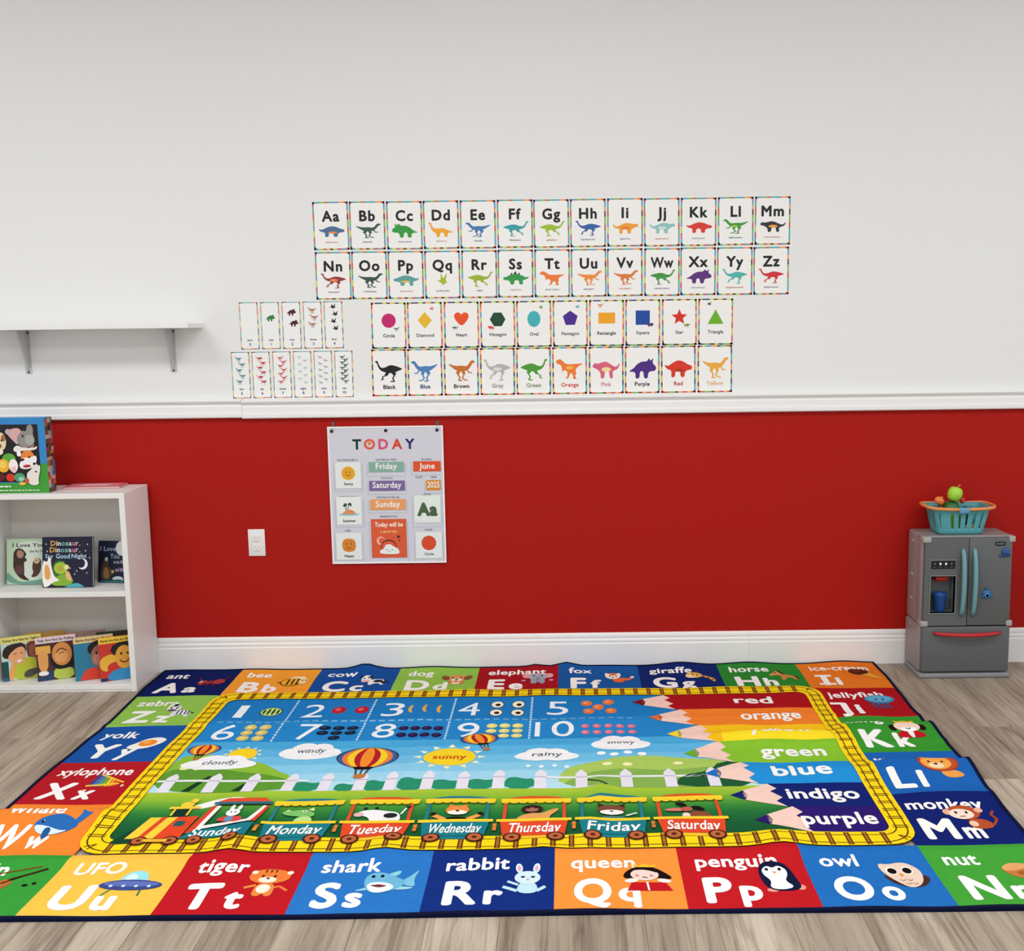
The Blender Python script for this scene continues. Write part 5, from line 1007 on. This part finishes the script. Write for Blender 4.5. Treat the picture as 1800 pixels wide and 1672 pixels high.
dw = [o for o in fr.children if o.name.startswith('drawer')][0]
def rbar(mb):
    n = 16; mb.tube([(fx(1.474 + .268 * i / n), fy(-.221 - .026 * sin(pi * i / n) ** .5), .190 - .004 * sin(pi * i / n)) for i in range(n + 1)], [.0075 + .002 * sin(pi * i / n) for i in range(n + 1)], 'b8202c', 10, True, .9)
fp('drawer_handle', rbar, 'red bowed drawer handle', dw)
for x0, x1, z0, z1 in ((1.4225, 1.4545, .561, .5835), (1.766, 1.7905, .561, .5835), (1.4225, 1.450, .2155, .238), (1.766, 1.7905, .2155, .238)):
    fp('corner_bracket', lambda mb: mb.box(fx(x0), fx(x1), fy(-.2215), fy(-.178), z0, z1, 'a8a5a3', .003, 2), 'pale grey corner bracket')
def badge(mb):
    a = Art(); a.rrect('15161a', -.022, -.009, .022, .009, .008, n=5); 
    for k in range(7): a.line('9aa0a6', [(-.014 + .0044 * k, -.003), (-.013 + .0044 * k, .003 + .0015 * (k % 3 == 0))], .0016, True)
    for p, c, lv in a.p:
        ar = sum(p[i][0] * p[(i + 1) % len(p)][1] - p[(i + 1) % len(p)][0] * p[i][1] for i in range(len(p)))
        mb.face([(fx(1.731) + x, fy(-.2184) - .0003 * lv, .5535 + z) for x, z in (p if ar > 0 else p[::-1])], c)
fp('badge', badge, 'dark oval badge', dr)
# magnets on the right-hand door, cup in the recess
m = empty('toy_magnet', (1.751, -.2185, .497)); tag(m, 'dark blue hat-shaped magnet on the toy refrigerator door', 'magnet', 'blue magnets on the toy refrigerator')
mb = MB(); mb.box(-.023, .023, -.005, 0, .004, .013, '1d4480', .004, 2, M=Matrix.Rotation(-.12, 4, 'Y')); mb.lathe([(.0001, -.009), (.012, -.008), (.0155, -.004), (.0165, 0)], '22508c', 18, M=Matrix.Translation((.001, 0, .024)) @ Matrix.Rotation(-pi / 2, 4, 'X')); mb.box(-.012, .014, -.0072, 0, .010, .020, '1a3c74', .002, 1); mb.build('magnet', M_plast, m)
m = empty('toy_magnet', (1.683, -.2185, .326)); tag(m, 'blue fish-shaped magnet low on the toy refrigerator door', 'magnet', 'blue magnets on the toy refrigerator')
mb = MB(); RXm = Matrix.Rotation(-pi / 2, 4, 'X')
mb.lathe([(.0001, -.008), (.012, -.007), (.0185, -.003), (.0195, 0)], '2468a4', 18, M=Matrix.Translation((0, 0, .022)) @ RXm)
mb.box(-.024, -.010, -.006, 0, .008, .018, '2468a4', .003, 1); mb.box(.012, .025, -.006, 0, .008, .022, '2468a4', .003, 1, M=None)
mb.box(-.006, .003, -.006, 0, .036, .052, '1f5c98', .003, 1); mb.lathe([(.0065, -.0092), (.0085, -.0092), (.0085, -.006), (.0065, -.006), (.0065, -.0092)], '7fb8dc', 14, M=Matrix.Translation((0, 0, .018)) @ RXm); mb.build('magnet', M_plast, m)
cu = empty('toy_cup', (1.5065, -.1865, .2722)); tag(cu, 'blue plastic toy cup standing in the refrigerator dispenser', 'cup')
mb = MB(); mb.lathe([(.0001, 0), (.019, 0), (.0205, .002), (.027, .066), (.030, .070), (.030, .075), (.0268, .0755), (.024, .06), (.018, .004), (.0001, .004)], '1d4f9a', 24); mb.build('cup', M_plast, cu)

# ================================================================ basket of toy food
KX, KY, KZ = 1.589, -.116, .5835
bk = empty('toy_basket', (KX, KY, KZ)); tag(bk, 'teal slotted toy basket with orange handles on the toy refrigerator', 'basket')
TEAL = '4f9ea6'
def rrp(t, hx, hy, pw=.32):
    c, s_ = cos(t), sin(t); return (math.copysign(abs(c) ** pw, c) * hx, math.copysign(abs(s_) ** pw, s_) * hy)
mb = MB(); NZ = [0, .006, .016, .026, .086, .096, .108]; NA = 120
HX = [.086, .0935, .0955, .097, .111, .1135, .116]; HY = [.054, .060, .061, .062, .070, .071, .072]
# slots stand at fixed places along the front, back and ends
def in_slot(x, y, hx, hy):
    if abs(y) > hy * .93: return any(abs(x / hx - c) < .045 for c in (-.86, -.40, -.12, .16, .44, .72))
    if abs(x) > hx * .93: return any(abs(y / hy - c) < .07 for c in (-.5, 0, .5))
    return False
# even arc-length sampling so that slots keep straight sides
def outline(hx, hy, n=NA):
    P = [rrp(2 * pi * i / 720, hx, hy) for i in range(720)]; D = [0]
    for i in range(720): D.append(D[-1] + math.dist(P[i], P[(i + 1) % 720]))
    out = []; j = 0
    for k in range(n):
        t = D[-1] * k / n
        while D[j + 1] < t: j += 1
        f = (t - D[j]) / max(D[j + 1] - D[j], 1e-9); a_, b_ = P[j], P[(j + 1) % 720]; out.append((a_[0] + (b_[0] - a_[0]) * f, a_[1] + (b_[1] - a_[1]) * f))
    return out
RG = [[(x, y, z) for x, y in outline(hx, hy, 160)] for hx, hy, z in zip(HX, HY, NZ)]
n0 = len(mb.v); c = lin(TEAL)
for r in RG: mb.v.extend(r)
for i in range(len(NZ) - 1):
    for k in range(160):
        k2 = (k + 1) % 160; mx_, my_ = (RG[i][k][0] + RG[i][k2][0]) / 2, (RG[i][k][1] + RG[i][k2][1]) / 2
        if i == 3 and in_slot(mx_, my_, HX[i], HY[i]): continue
        mb.f.append((n0 + i * 160 + k, n0 + i * 160 + k2, n0 + (i + 1) * 160 + k2, n0 + (i + 1) * 160 + k)); mb.c.append(c); mb.smooth.append(True)
mb.f.append(tuple(n0 + k for k in reversed(range(160)))); mb.c.append(c); mb.smooth.append(False)
o = mb.build('body', M_plast, bk); sm = o.modifiers.new('thickness', 'SOLIDIFY'); sm.thickness = .0028; sm.offset = -1
mb = MB(); ra, rb, rc_, rd = [[(x, y, z) for x, y in outline(hx, hy, 80)] for hx, hy, z in ((.116, .072, .100), (.123, .079, .102), (.123, .079, .112), (.114, .070, .1125))]
for A_, B_ in ((ra, rb), (rb, rc_), (rc_, rd), (rd, ra)):
    for k in range(80): mb.face([A_[k], A_[(k + 1) % 80], B_[(k + 1) % 80], B_[k]], lin('6fb3b8'), True)
mb.build('rim', M_plast, bk)
for s_ in (-1, 1):
    P = [(s_ * x, y, z) for x, y, z in ((.018, -.0835, .107), (.06, -.084, .108), (.104, -.080, .110), (.126, -.066, .112), (.136, -.042, .113), (.1385, 0, .113), (.136, .042, .113), (.126, .066, .112), (.104, .080, .110), (.06, .084, .108), (.018, .0835, .107))]
    mb = MB(); mb.tube(P, .0062, 'e58f4e', 8); hd = mb.build('handle', M_plast, bk); hd['label'] = 'orange folded-down handle'
for s_ in (-1, 1):
    mb = MB(); mb.box(-.021, .021, s_ * .083 - .006, s_ * .083 + .006, .091, .115, '5a9cbc', .005, 2); mb.build('clip', M_plast, bk)
def food(name, loc, label, fn, cat='toy food', rot=None):
    e = empty(name, loc); tag(e, label, cat, 'toy food in the basket')
    if rot: e.rotation_euler = rot
    fn(e); return e
def apple(e):
    mb = MB(); mb.lathe([(.0001, .004), (.012, .0), (.024, .008), (.0295, .026), (.029, .040), (.022, .054), (.010, .0585), (.0001, .055)], 'a4d63e', 22); mb.build('fruit', M_plast, e)
    mb = MB(); mb.tube([(0, 0, .054), (.004, 0, .064), (.010, 0, .071)], [.002, .0022, .0028], 'c08a4a', 6); mb.build('stem', M_plast, e)
food('toy_apple', (1.568, -.120, .7135), 'round lime green toy apple on top of the basket of toy food', apple, rot=(0, .28, 0))
def orange(e):
    mb = MB(); mb.ball((0, 0, .017), .021, .019, .017, 'ea7a3c'); mb.build('fruit', M_plast, e)
    mb = MB(); mb.tube([(.0, 0, .033), (.001, 0, .037)], [.004, .003], 'f0a060', 6); mb.build('stem', M_plast, e)
food('toy_orange', (1.508, -.112, .699), 'orange toy fruit beside the green apple at the basket rim', orange, rot=(.2, .5, 0))
def berry(e): mb = MB(); mb.lathe([(.0001, 0), (.008, .006), (.0115, .018), (.008, .026), (.0001, .028)], 'c8382e', 14); mb.build('fruit', M_plast, e)
food('toy_strawberry', (1.607, -.118, .700), 'small red toy strawberry just right of the green apple', berry)
def long(c, L, r, bend=.01): return lambda e: [mb_.build('fruit', M_plast, e) for mb_ in [MB()] if mb_.tube([(0, bend * sin(pi * i / 8), L * i / 8) for i in range(9)], [r * (.35, .8, .95, 1, 1, 1, .95, .8, .35)[i] for i in range(9)], c, 12) is None]
food('toy_pea_pod', (1.551, -.156, .588), 'lime green toy pea pod seen through the basket slots', long('9acb3e', .10, .0125), rot=(-.08, .06, 0))
food('toy_cucumber', (1.590, -.155, .588), 'mid green toy cucumber seen through the middle basket slots', long('5f9a2c', .10, .014), rot=(-.08, -.05, 0))
food('toy_corn', (1.523, -.152, .5885), 'pale yellow toy corn cob seen through the left basket slot', long('dccf9a', .10, .0145), rot=(-.05, .10, 0))
food('toy_bread', (1.634, -.146, .5885), 'tan toy bread roll low behind the right basket slots', lambda e: [mb_.build('roll', M_plast, e) for mb_ in [MB()] if mb_.ball((0, 0, .016), .034, .016, .016, 'd8b478') is None])
food('toy_aubergine', (1.626, -.108, .600), 'dark purple toy aubergine standing at the right inside the basket', long('1f1826', .085, .018), rot=(0, 0, 0))
food('toy_broccoli', (1.566, -.108, .588), 'dark green toy broccoli in the middle of the basket under the apple', lambda e: [mb_.build('floret', M_plast, e) for mb_ in [MB()] if mb_.lathe([(.0001, 0), (.012, 0), (.013, .05), (.034, .07), (.036, .095), (.026, .117), (.0001, .125)], '2f6a34', 16) is None])
food('toy_potato', (1.522, -.108, .598), 'brown toy potato deep in the basket under the orange', lambda e: [mb_.build('tuber', M_plast, e) for mb_ in [MB()] if mb_.lathe([(.0001, 0), (.012, .006), (.017, .04), (.016, .08), (.010, .095), (.0001, .098)], '7a5234', 14) is None])
